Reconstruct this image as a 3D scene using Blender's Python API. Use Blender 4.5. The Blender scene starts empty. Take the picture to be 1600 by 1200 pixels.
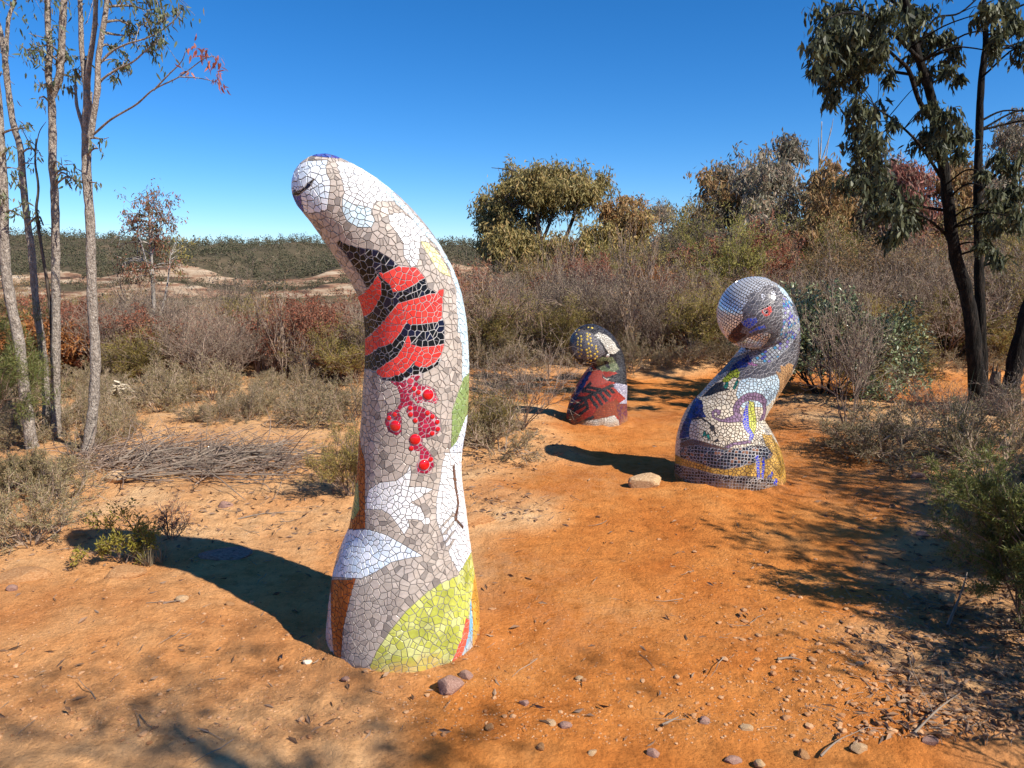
import bpy, math, random
import numpy as np
from mathutils import Vector, Matrix, kdtree
from mathutils.bvhtree import BVHTree

# ------------------------------------------------------------------ camera, sky, sun, exposure
SC = bpy.context.scene
COL = SC.collection
FPX = 1209.0
CAM = np.array([0.0, 0.0, 1.6])
PITCH = math.atan(200.0 / FPX)
cam_data = bpy.data.cameras.new('camera')
cam_data.sensor_width = 36.0
cam_data.lens = 36.0 * FPX / 1600.0
cam_data.clip_start = 0.05
cam_data.clip_end = 9000.0
cam = bpy.data.objects.new('camera', cam_data)
cam.location = CAM
cam.rotation_euler = (math.pi / 2 - PITCH, 0, 0)
COL.objects.link(cam)
SC.camera = cam

SUN_EL = math.radians(42)
SUN_AZ = math.radians(125)          # clockwise from +Y, so to the right and behind the camera
to_sun = Vector((math.sin(SUN_AZ) * math.cos(SUN_EL), math.cos(SUN_AZ) * math.cos(SUN_EL), math.sin(SUN_EL)))
world = bpy.data.worlds.new('World')
SC.world = world
world.use_nodes = True
nt = world.node_tree
nt.nodes.clear()
sky = nt.nodes.new('ShaderNodeTexSky')
sky.sky_type = 'NISHITA'
sky.sun_disc = False
sky.sun_elevation = SUN_EL
sky.sun_rotation = SUN_AZ
sky.air_density = 0.8
sky.dust_density = 0.0
sky.ozone_density = 9.0
sky.altitude = 500
hsv = nt.nodes.new('ShaderNodeHueSaturation')
hsv.inputs['Saturation'].default_value = 1.18
hsv.inputs['Hue'].default_value = 0.5
bg = nt.nodes.new('ShaderNodeBackground')
bg.inputs['Strength'].default_value = 0.1
wo = nt.nodes.new('ShaderNodeOutputWorld')
nt.links.new(sky.outputs[0], hsv.inputs['Color'])
nt.links.new(hsv.outputs[0], bg.inputs['Color'])
nt.links.new(bg.outputs[0], wo.inputs['Surface'])

sun_data = bpy.data.lights.new('sun', 'SUN')
sun_data.energy = 5.0
sun_data.angle = math.radians(0.53)
sun_data.color = (1.0, 0.94, 0.84)
sun = bpy.data.objects.new('sun', sun_data)
sun.rotation_euler = to_sun.to_track_quat('Z', 'Y').to_euler()
COL.objects.link(sun)

SC.view_settings.view_transform = 'Standard'
SC.view_settings.look = 'None'
SC.view_settings.gamma = 1.0
SC.view_settings.exposure = 0.62
SC.render.engine = 'CYCLES'
SC.cycles.max_bounces = 6
SC.cycles.diffuse_bounces = 4
SC.cycles.transparent_max_bounces = 4

# ------------------------------------------------------------------ helpers
sT, cT = math.sin(PITCH), math.cos(PITCH)
RIGHT = np.array([1.0, 0, 0]); UP = np.array([0, sT, cT]); FWD = np.array([0, cT, -sT])


def ray(px, py):
    return FWD + RIGHT * ((px - 800) / FPX) + UP * (-(py - 600) / FPX)


def P(px, py, d):
    """the place seen at a picture point, d metres ahead"""
    r = ray(px, py)
    return CAM + r * (d / r[1])


def project(p):
    q = np.asarray(p) - CAM
    z = q @ FWD
    z = np.where(np.abs(z) < 1e-6, 1e-6, z)
    return 800 + FPX * (q @ RIGHT) / z, 600 - FPX * (q @ UP) / z, z


def srgb(r, g, b):
    f = lambda c: (c / 255 / 12.92) if c / 255 <= 0.04045 else ((c / 255 + 0.055) / 1.055) ** 2.4
    return (f(r), f(g), f(b))


def hash2(ix, iy, seed):
    n = (ix.astype(np.int64) * 374761393 + iy.astype(np.int64) * 668265263 + seed * 1442695041) & 0x7fffffff
    n = ((n ^ (n >> 13)) * 1274126177) & 0x7fffffff
    n = n ^ (n >> 16)
    return (n & 0xffff) / 65535.0


def vnoise(x, y, seed=0):
    x = np.asarray(x, float); y = np.asarray(y, float)
    ix = np.floor(x); iy = np.floor(y)
    fx = x - ix; fy = y - iy
    fx = fx * fx * (3 - 2 * fx); fy = fy * fy * (3 - 2 * fy)
    a = hash2(ix, iy, seed); b = hash2(ix + 1, iy, seed)
    c = hash2(ix, iy + 1, seed); d = hash2(ix + 1, iy + 1, seed)
    return (a + (b - a) * fx) * (1 - fy) + (c + (d - c) * fx) * fy


def fbm(x, y, seed=0, oct=4):
    t = 0; amp = 0.5; f = 1.0
    for k in range(oct):
        t = t + amp * (vnoise(x * f, y * f, seed + k * 17) - 0.5)
        amp *= 0.5; f *= 2.03
    return t * 2


def sstep(a, b, x):
    t = np.clip((x - a) / (b - a), 0, 1)
    return t * t * (3 - 2 * t)


def mesh_arrays(name, V, Q=None, T=None, smooth=False, col=None):
    me = bpy.data.meshes.new(name)
    V = np.asarray(V, np.float32).reshape(-1, 3)
    nq = 0 if Q is None else len(Q); ntr = 0 if T is None else len(T)
    me.vertices.add(len(V)); me.vertices.foreach_set('co', V.ravel())
    loops = []
    if nq: loops.append(np.asarray(Q, np.int32).ravel())
    if ntr: loops.append(np.asarray(T, np.int32).ravel())
    loops = np.concatenate(loops)
    me.loops.add(len(loops)); me.loops.foreach_set('vertex_index', loops)
    starts = np.concatenate([np.arange(nq) * 4, nq * 4 + np.arange(ntr) * 3]).astype(np.int32)
    me.polygons.add(nq + ntr)
    me.polygons.foreach_set('loop_start', starts)
    me.polygons.foreach_set('use_smooth', np.full(nq + ntr, smooth))
    me.update(calc_edges=True)
    me.validate()
    if col is not None:
        at = me.attributes.new('Col', 'FLOAT_COLOR', 'POINT')
        at.data.foreach_set('color', np.asarray(col, np.float32).ravel())
    return me


def link(name, me, mat, parent=None, loc=None, rz=None, scale=None):
    o = bpy.data.objects.new(name, me)
    COL.objects.link(o)
    if mat is not None and me is not None and not me.materials:
        me.materials.append(mat)
    if parent is not None: o.parent = parent
    if loc is not None: o.location = loc
    if rz is not None: o.rotation_euler = (0, 0, rz)
    if scale is not None: o.scale = scale
    return o


def tag(o, label=None, cat=None, group=None, kind=None):
    if label: o['label'] = label
    if cat: o['category'] = cat
    if group: o['group'] = group
    if kind: o['kind'] = kind
    return o


class MB:
    def __init__(self):
        self.v = []; self.q = []; self.t = []; self.n = 0

    def add(self, V, Q=None, T=None):
        V = np.asarray(V, float).reshape(-1, 3)
        if Q is not None and len(Q): self.q.append(np.asarray(Q, np.int64) + self.n)
        if T is not None and len(T): self.t.append(np.asarray(T, np.int64) + self.n)
        self.v.append(V); self.n += len(V)

    def mesh(self, name, smooth=False):
        if not self.v: return None
        return mesh_arrays(name, np.concatenate(self.v), np.concatenate(self.q) if self.q else None,
                           np.concatenate(self.t) if self.t else None, smooth)


def segs_mesh(mb, segs, sides=3):
    """independent tapered prisms for many twigs"""
    if not segs: return
    A = np.array([s[0] for s in segs], float); B = np.array([s[1] for s in segs], float)
    ra = np.array([s[2] for s in segs], float)[:, None]; rb = np.array([s[3] for s in segs], float)[:, None]
    d = B - A; d /= np.maximum(np.linalg.norm(d, axis=1), 1e-9)[:, None]
    h = np.where(np.abs(d[:, 2:3]) > 0.9, np.array([[1.0, 0, 0]]), np.array([[0, 0, 1.0]]))
    s = np.cross(d, h); s /= np.maximum(np.linalg.norm(s, axis=1), 1e-9)[:, None]
    t = np.cross(d, s)
    n = len(segs)
    V = np.zeros((n, 2 * sides, 3))
    for k in range(sides):
        a = 2 * math.pi * k / sides
        o = s * math.cos(a) + t * math.sin(a)
        V[:, k] = A + o * ra
        V[:, sides + k] = B + o * rb
    base = (np.arange(n) * 2 * sides)[:, None]
    Q = np.concatenate([base + np.array([[k, (k + 1) % sides, sides + (k + 1) % sides, sides + k]]) for k in range(sides)])
    mb.add(V.reshape(-1, 3), Q)


def catmull(pts, per=5):
    pts = np.asarray(pts, float)
    if len(pts) < 3: 
        t = np.linspace(0, 1, per + 1)[:, None]
        return pts[0] * (1 - t) + pts[-1] * t
    e = np.vstack([2 * pts[0] - pts[1], pts, 2 * pts[-1] - pts[-2]])
    out = []
    for i in range(1, len(e) - 2):
        p0, p1, p2, p3 = e[i - 1], e[i], e[i + 1], e[i + 2]
        for k in range(per):
            t = k / per
            out.append(0.5 * (2 * p1 + (p2 - p0) * t + (2 * p0 - 5 * p1 + 4 * p2 - p3) * t * t + (3 * p1 - p0 - 3 * p2 + p3) * t ** 3))
    out.append(pts[-1])
    return np.array(out)


def tube(mb, pts, rad, sides=8, rough=0.0, seed=0):
    pts = np.asarray(pts, float); n = len(pts)
    rad = np.asarray(rad, float)
    d = np.gradient(pts, axis=0); d /= np.maximum(np.linalg.norm(d, axis=1), 1e-9)[:, None]
    ref = np.array([0.9, 0.3, 0.1]); 
    s = np.cross(d, ref); s /= np.maximum(np.linalg.norm(s, axis=1), 1e-9)[:, None]
    t = np.cross(d, s)
    V = np.zeros((n, sides, 3))
    for k in range(sides):
        a = 2 * math.pi * k / sides
        rr = rad.copy()
        if rough:
            rr = rr * (1 + rough * (vnoise(np.arange(n) * 0.7, np.full(n, k * 0.9), seed) - 0.5) * 2)
        V[:, k] = pts + (s * math.cos(a) + t * math.sin(a)) * rr[:, None]
    i = np.arange(n - 1)[:, None] * sides
    Q = np.concatenate([i + np.array([[k, (k + 1) % sides, sides + (k + 1) % sides, sides + k]]) for k in range(sides)])
    tip = np.vstack([V.reshape(-1, 3), pts[-1] + d[-1] * rad[-1] * 0.5])
    T = [[(n - 1) * sides + k, (n - 1) * sides + (k + 1) % sides, n * sides] for k in range(sides)]
    mb.add(tip, Q, T)


def leaves_arr(mb, Pb, D, L, W, rng, fold=0.25, shape=4):
    """many leaves: base point, direction, length, width (arrays)"""
    n = len(Pb)
    if not n: return
    D = D / np.maximum(np.linalg.norm(D, axis=1), 1e-9)[:, None]
    R = rng.normal(size=(n, 3))
    S = np.cross(D, R); S /= np.maximum(np.linalg.norm(S, axis=1), 1e-9)[:, None]
    N = np.cross(D, S)
    L = np.broadcast_to(np.asarray(L, float), (n,))[:, None]; W = np.broadcast_to(np.asarray(W, float), (n,))[:, None]
    if shape == 4:
        V = np.stack([Pb, Pb + D * L * 0.45 + S * W * 0.5 + N * W * fold, Pb + D * L, Pb + D * L * 0.45 - S * W * 0.5 + N * W * fold], 1)
        mb.add(V.reshape(-1, 3), np.arange(n * 4).reshape(n, 4))
    else:   # long curved leaf of two quads
        bend = N * L * rng.uniform(-0.18, 0.18, (n, 1))
        V = np.stack([Pb, Pb + D * L * 0.3 + S * W * 0.5 + bend * .5, Pb + D * L * 0.65 + S * W * 0.38 + bend, Pb + D * L,
                      Pb + D * L * 0.65 - S * W * 0.38 + bend, Pb + D * L * 0.3 - S * W * 0.5 + bend * .5], 1)
        b = (np.arange(n) * 6)[:, None]
        mb.add(V.reshape(-1, 3), np.concatenate([b + np.array([[1, 2, 4, 5]])]),
               np.concatenate([b + np.array([[0, 1, 5]]), b + np.array([[2, 3, 4]])]))


# ------------------------------------------------------------------ materials
def new_mat(name):
    m = bpy.data.materials.new(name); m.use_nodes = True
    n = m.node_tree.nodes; n.clear()
    out = n.new('ShaderNodeOutputMaterial')
    return m, n, m.node_tree.links, out


def ramp(n, stops):
    r = n.new('ShaderNodeValToRGB')
    e = r.color_ramp.elements
    while len(e) > 1: e.remove(e[-1])
    e[0].position = stops[0][0]; e[0].color = (*stops[0][1], 1)
    for p, c in stops[1:]:
        x = e.new(p); x.color = (*c, 1)
    return r


def leaf_mat(name, cols, rough=0.5, trans=0.3, spec=0.3):
    m, n, l, out = new_mat(name)
    g = n.new('ShaderNodeNewGeometry')
    r = ramp(n, [(i / max(1, len(cols) - 1), c) for i, c in enumerate(cols)])
    l.new(g.outputs['Random Per Island'], r.inputs[0])
    oi = n.new('ShaderNodeObjectInfo')
    hs = n.new('ShaderNodeHueSaturation')
    mr = n.new('ShaderNodeMapRange'); mr.inputs[3].default_value = 0.8; mr.inputs[4].default_value = 1.2
    l.new(oi.outputs['Random'], mr.inputs[0]); l.new(mr.outputs[0], hs.inputs['Value'])
    l.new(r.outputs[0], hs.inputs['Color'])
    b = n.new('ShaderNodeBsdfPrincipled')
    b.inputs['Roughness'].default_value = rough
    b.inputs['Specular IOR Level'].default_value = spec
    l.new(hs.outputs[0], b.inputs['Base Color'])
    t = n.new('ShaderNodeBsdfTranslucent'); l.new(hs.outputs[0], t.inputs['Color'])
    mx = n.new('ShaderNodeMixShader'); mx.inputs[0].default_value = trans
    l.new(b.outputs[0], mx.inputs[1]); l.new(t.outputs[0], mx.inputs[2]); l.new(mx.outputs[0], out.inputs[0])
    return m


def bark_mat(name, c0, c1, c2, scale=9.0, stretch=0.25, bump=0.5):
    m, n, l, out = new_mat(name)
    tc = n.new('ShaderNodeTexCoord'); mp = n.new('ShaderNodeMapping')
    mp.inputs['Scale'].default_value = (scale, scale, scale * stretch)
    l.new(tc.outputs['Object'], mp.inputs[0])
    a = n.new('ShaderNodeTexNoise'); a.inputs['Scale'].default_value = 3.0; a.inputs['Detail'].default_value = 8; a.inputs['Roughness'].default_value = 0.7
    v = n.new('ShaderNodeTexVoronoi'); v.inputs['Scale'].default_value = 4.0; v.feature = 'DISTANCE_TO_EDGE'
    l.new(mp.outputs[0], a.inputs[0]); l.new(mp.outputs[0], v.inputs[0])
    r = ramp(n, [(0.3, c0), (0.5, c1), (0.7, c2)])
    l.new(a.outputs[0], r.inputs[0])
    ad = n.new('ShaderNodeMath'); ad.operation = 'MULTIPLY_ADD'; ad.inputs[1].default_value = 0.8
    mn = n.new('ShaderNodeMath'); mn.operation = 'MINIMUM'; mn.inputs[1].default_value = 0.25
    l.new(v.outputs['Distance'], mn.inputs[0]); l.new(mn.outputs[0], ad.inputs[0]); l.new(a.outputs[0], ad.inputs[2])
    b = n.new('ShaderNodeBsdfPrincipled'); b.inputs['Roughness'].default_value = 0.9; b.inputs['Specular IOR Level'].default_value = 0.15
    l.new(r.outputs[0], b.inputs['Base Color'])
    bp = n.new('ShaderNodeBump'); bp.inputs['Strength'].default_value = bump; bp.inputs['Distance'].default_value = 0.03
    l.new(ad.outputs[0], bp.inputs['Height']); l.new(bp.outputs[0], b.inputs['Normal'])
    l.new(b.outputs[0], out.inputs[0])
    return m


def twig_mat(name, c0, c1):
    m, n, l, out = new_mat(name)
    g = n.new('ShaderNodeNewGeometry')
    r = ramp(n, [(0, c0), (1, c1)])
    l.new(g.outputs['Random Per Island'], r.inputs[0])
    b = n.new('ShaderNodeBsdfPrincipled'); b.inputs['Roughness'].default_value = 0.85; b.inputs['Specular IOR Level'].default_value = 0.2
    l.new(r.outputs[0], b.inputs['Base Color']); l.new(b.outputs[0], out.inputs[0])
    return m


def rock_mat(name, c0, c1, c2, scale=6, bump=0.4):
    m, n, l, out = new_mat(name)
    tc = n.new('ShaderNodeTexCoord')
    oi = n.new('ShaderNodeObjectInfo')
    va = n.new('ShaderNodeVectorMath'); va.operation = 'ADD'
    l.new(tc.outputs['Object'], va.inputs[0]); l.new(oi.outputs['Random'], va.inputs[1])
    a = n.new('ShaderNodeTexNoise'); a.inputs['Scale'].default_value = scale; a.inputs['Detail'].default_value = 9; a.inputs['Roughness'].default_value = 0.65
    l.new(va.outputs[0], a.inputs[0])
    r = ramp(n, [(0.32, c0), (0.5, c1), (0.68, c2)])
    l.new(a.outputs[0], r.inputs[0])
    b = n.new('ShaderNodeBsdfPrincipled'); b.inputs['Roughness'].default_value = 0.85; b.inputs['Specular IOR Level'].default_value = 0.25
    l.new(r.outputs[0], b.inputs['Base Color'])
    bp = n.new('ShaderNodeBump'); bp.inputs['Strength'].default_value = bump; bp.inputs['Distance'].default_value = 0.02
    l.new(a.outputs[0], bp.inputs['Height']); l.new(bp.outputs[0], b.inputs['Normal'])
    l.new(b.outputs[0], out.inputs[0])
    return m


M = {}
M['bark_pale'] = bark_mat('bark_pale', (0.1, 0.082, 0.068), (0.36, 0.3, 0.245), (0.6, 0.52, 0.43), 17, 0.45, 1.0)
M['bark_dark'] = bark_mat('bark_dark', (0.005, 0.0045, 0.004), (0.014, 0.012, 0.01), (0.05, 0.036, 0.028), 9, 0.2, 0.9)
M['bark_mid'] = bark_mat('bark_mid', (0.03, 0.024, 0.02), (0.09, 0.07, 0.055), (0.22, 0.18, 0.15), 8, 0.25, 0.6)
M['bark_white'] = bark_mat('bark_white', (0.12, 0.1, 0.085), (0.33, 0.29, 0.25), (0.5, 0.46, 0.42), 6, 0.3, 0.4)
M['twig_grey'] = twig_mat('twig_grey', (0.125, 0.086, 0.065), (0.329, 0.241, 0.183))
M['twig_pink'] = twig_mat('twig_pink', (0.155, 0.110, 0.077), (0.438, 0.321, 0.232))
M['twig_brown'] = twig_mat('twig_brown', (0.088, 0.062, 0.045), (0.281, 0.193, 0.140))
M['twig_dark'] = twig_mat('twig_dark', (0.02, 0.016, 0.013), (0.07, 0.05, 0.04))
M['dead_wood'] = twig_mat('dead_wood', (0.128, 0.095, 0.071), (0.320, 0.255, 0.197))
M['gum_dark'] = leaf_mat('gum_dark', [(0.03, 0.036, 0.018), (0.055, 0.062, 0.03), (0.1, 0.108, 0.05), (0.15, 0.15, 0.072)], 0.5, 0.28, 0.3)
M['gum_olive'] = leaf_mat('gum_olive', [(0.194, 0.169, 0.056), (0.329, 0.270, 0.095), (0.494, 0.389, 0.144), (0.549, 0.352, 0.135)], 0.5, 0.3)
M['gum_brown'] = leaf_mat('gum_brown', [(0.215, 0.153, 0.063), (0.358, 0.215, 0.089), (0.429, 0.232, 0.099), (0.232, 0.215, 0.089)], 0.55, 0.3)
M['gum_grey'] = leaf_mat('gum_grey', [(0.130, 0.130, 0.086), (0.217, 0.196, 0.130), (0.324, 0.260, 0.184), (0.368, 0.239, 0.163)], 0.55, 0.3)
M['leaf_green'] = leaf_mat('leaf_green', [(0.072, 0.102, 0.048), (0.132, 0.168, 0.084), (0.192, 0.216, 0.120), (0.240, 0.180, 0.096)], 0.45, 0.3)
M['leaf_red'] = leaf_mat('leaf_red', [(0.36, 0.1, 0.07), (0.5, 0.16, 0.1), (0.3, 0.14, 0.1)], 0.5, 0.35)
M['rust'] = leaf_mat('rust', [(0.217, 0.062, 0.033), (0.347, 0.113, 0.060), (0.455, 0.187, 0.106), (0.185, 0.113, 0.066)], 0.6, 0.35)
M['rust_pink'] = leaf_mat('rust_pink', [(0.278, 0.095, 0.069), (0.430, 0.177, 0.127), (0.329, 0.177, 0.127), (0.177, 0.113, 0.076)], 0.6, 0.35)
M['rust_green'] = leaf_mat('rust_green', [(0.26, 0.09, 0.05), (0.34, 0.13, 0.075), (0.13, 0.11, 0.05), (0.1, 0.1, 0.045), (0.3, 0.1, 0.06)], 0.55, 0.35)
M['orange_leaf'] = leaf_mat('orange_leaf', [(0.34, 0.13, 0.04), (0.48, 0.22, 0.07), (0.25, 0.09, 0.035)], 0.6, 0.35)
M['olive'] = leaf_mat('olive', [(0.194, 0.170, 0.047), (0.311, 0.260, 0.070), (0.447, 0.340, 0.094), (0.272, 0.179, 0.070)], 0.55, 0.35)
M['yellow_olive'] = leaf_mat('yellow_olive', [(0.230, 0.216, 0.050), (0.346, 0.302, 0.079), (0.432, 0.360, 0.115)], 0.55, 0.4)
M['heath'] = leaf_mat('heath', [(0.168, 0.151, 0.069), (0.269, 0.230, 0.110), (0.370, 0.293, 0.152), (0.420, 0.285, 0.152)], 0.6, 0.3)
M['bright_green'] = leaf_mat('bright_green', [(0.108, 0.132, 0.033), (0.176, 0.192, 0.050), (0.270, 0.264, 0.088)], 0.45, 0.35)
M['dark_bush'] = leaf_mat('dark_bush', [(0.090, 0.122, 0.049), (0.163, 0.204, 0.090), (0.244, 0.276, 0.139), (0.357, 0.357, 0.211)], 0.35, 0.25, 0.5)
M['lime_leaf'] = leaf_mat('lime_leaf', [(0.200, 0.180, 0.024), (0.320, 0.270, 0.040), (0.400, 0.324, 0.080)], 0.5, 0.4)
M['straw'] = leaf_mat('straw', [(0.28, 0.22, 0.14), (0.42, 0.35, 0.23), (0.2, 0.16, 0.1)], 0.6, 0.3)
M['grass_green'] = leaf_mat('grass_green', [(0.07, 0.085, 0.045), (0.14, 0.15, 0.085), (0.22, 0.21, 0.14)], 0.5, 0.3)
M['far_leaf'] = leaf_mat('far_leaf', [(0.07, 0.072, 0.038), (0.1, 0.098, 0.052), (0.14, 0.125, 0.07), (0.16, 0.115, 0.075)], 0.7, 0.3)
M['rock_brown'] = rock_mat('rock_brown', (0.16, 0.09, 0.065), (0.3, 0.17, 0.13), (0.42, 0.27, 0.21), 9)
M['rock_tan'] = rock_mat('rock_tan', (0.3, 0.17, 0.08), (0.5, 0.32, 0.17), (0.62, 0.45, 0.28), 9, 0.6)
M['rock_orange'] = rock_mat('rock_orange', (0.3, 0.13, 0.05), (0.44, 0.22, 0.09), (0.54, 0.31, 0.15), 9, 0.7)
M['stone_mix'] = twig_mat('stone_mix', (0.3, 0.13, 0.05), (0.54, 0.31, 0.16))
M['bleached'] = twig_mat('bleached', (0.4, 0.32, 0.22), (0.62, 0.53, 0.4))
M['litter'] = leaf_mat('litter', [(0.1, 0.055, 0.03), (0.24, 0.13, 0.07), (0.38, 0.25, 0.16), (0.16, 0.1, 0.07)], 0.7, 0.1)

# ------------------------------------------------------------------ terrain
def path_mask(x, y):
    """1 on the worn orange track, 0 on the sandy and littered ground beside it"""
    cx = np.interp(y, [0, 2, 3, 4, 5, 6, 7, 8, 9, 10], [0.4, 0.6, 0.75, 1.0, 1.45, 1.75, 1.6, 1.7, 2.2, 2.6])
    hw = np.interp(y, [0, 2, 3, 4, 5, 6, 7, 8, 9, 10], [1.0, 0.9, 0.95, 1.1, 1.25, 1.35, 1.2, 1.2, 1.5, 1.6])
    j = fbm(x * 1.3, y * 1.3, 5, 3) * 0.45
    a = (1 - sstep(0.75, 1.25, np.abs(x - cx) / hw + j)) * (1 - sstep(9.6, 10.6, y))
    b = (1 - sstep(0.55, 1.2, np.abs(y - 9.35 - 0.04 * (x - 2)) + j)) * sstep(-1.0, 0.6, x + j)
    c = (1 - sstep(0.5, 1.3, np.abs(y - 3.55 - 0.16 * x) * 1.25 + j)) * (1 - sstep(-1.2, 0.8, x)) * 0.5
    return np.clip(np.maximum(np.maximum(a, b), c) * (y > -3) * (y < 14), 0, 1)


def height(x, y, fine=True):
    x = np.asarray(x, float); y = np.asarray(y, float)
    r = np.hypot(x, y)
    az = x / np.maximum(y, 1.0)
    wr = sstep(-0.13, 0.2, az)
    front = sstep(2, 12, y)
    # right: gentle rise; left: edge of a gorge, cliff and a far ridge
    rise = 0.035 * np.clip(y - 11, 0, 50) + 0.02 * np.clip(y - 60, 0, 240)
    drop = -0.125 * np.clip(y - 13, 0, 20) - 0.16 * np.clip(y - 33, 0, 100) - 0.04 * np.clip(y - 133, 0, 70)
    wob = fbm(x / 42, y / 60, 31, 4)
    edge = 262 + 22 * fbm(x / 60, 0 * y, 31, 4)
    e2 = edge + 16 + 9 * fbm(x / 40, 0 * y, 35, 3)
    far = 15.0 * sstep(edge - 12, edge - 1, y) * 0.45 + 12.0 * (sstep(edge, edge + 1.6, y) * 0.4 + sstep(e2, e2 + 1.6, y) * 0.42) * (0.8 + 0.6 * fbm(x / 30, 0 * y, 37, 3)) \
        + 5 * sstep(230, 300, y) + 4.5 * sstep(285, 460, y)
    ridge_shape = 3.2 * fbm(x / 120 + 3.1, y / 300, 41, 3) + 7.5 * (1 - sstep(-0.62, -0.02, az))
    far = far + ridge_shape * sstep(300, 430, y)
    left = drop + far
    z = front * (wr * rise + (1 - wr) * left)
    z = np.where(y < 0, 0.01 * np.clip(-y, 0, 60), z)
    z = z + 0.5 * fbm(x / 9, y / 9, 3, 3) * sstep(12, 30, r) + 1.6 * fbm(x / 40, y / 40, 8, 3) * sstep(60, 140, r)
    # near ground: shallow swells, bank at the left, the path a little worn down
    p = path_mask(x, y)
    near = 1 - sstep(14, 30, r)
    z = z + near * (0.06 * fbm(x / 1.7, y / 1.7, 11, 3) + 0.02 * fbm(x / 0.45, y / 0.45, 12, 3))
    z = z + near * 0.05 * (1 - p) * sstep(4.0, 6.5, y)
    z = z + near * 0.10 * sstep(10.0, 11.0, y) * sstep(-1, 1, x)
    if fine:
        nf = 1 - sstep(9, 16, r)
        z = z + nf * (0.016 * fbm(x / 0.11, y / 0.11, 13, 3) * (1.15 - 0.45 * p) + 0.009 * np.maximum(fbm(x / 0.035, y / 0.035, 14, 2), 0))
        for cx, cy, cr in ((-0.435, 3.08, 0.335), (1.53, 5.45, 0.385), (0.86, 7.5, 0.31)):
            q = np.hypot(x - cx, y - cy)
            z = z + 0.022 * np.exp(-((q - cr) / 0.05) ** 2) * np.clip(0.5 + 1.3 * fbm(x / 0.12, y / 0.12, 61, 3), 0, 1.5)
    return z


_gx = np.arange(-22, 24.01, 0.08); _gy = np.arange(-4, 40.01, 0.08)
_gh = height(*np.meshgrid(_gx, _gy, indexing='ij'), False)


def gz(x, y):
    u, v = (x + 22) / 0.08, (y + 4) / 0.08
    i, j = int(u), int(v)
    if 0 <= i < len(_gx) - 1 and 0 <= j < len(_gy) - 1:
        a, b = u - i, v - j
        return float((_gh[i, j] * (1 - a) + _gh[i + 1, j] * a) * (1 - b) + (_gh[i, j + 1] * (1 - a) + _gh[i + 1, j + 1] * a) * b)
    return float(height(np.array([x]), np.array([y]), False)[0])


def ground_at(px, py):
    """where the line of sight through a picture point meets the ground"""
    r = ray(px, py)
    t = 1.0 * 1.012 ** np.arange(480)
    p = CAM + r * t[:, None]
    g = p[:, 2] - height(p[:, 0], p[:, 1], False)
    i = int(np.argmax(g <= 0)) if (g <= 0).any() else len(t) - 1
    f = g[i - 1] / max(g[i - 1] - g[i], 1e-9) if i else 0.0
    return CAM + r * (t[i - 1] + (t[i] - t[i - 1]) * min(max(f, 0), 1))


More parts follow.
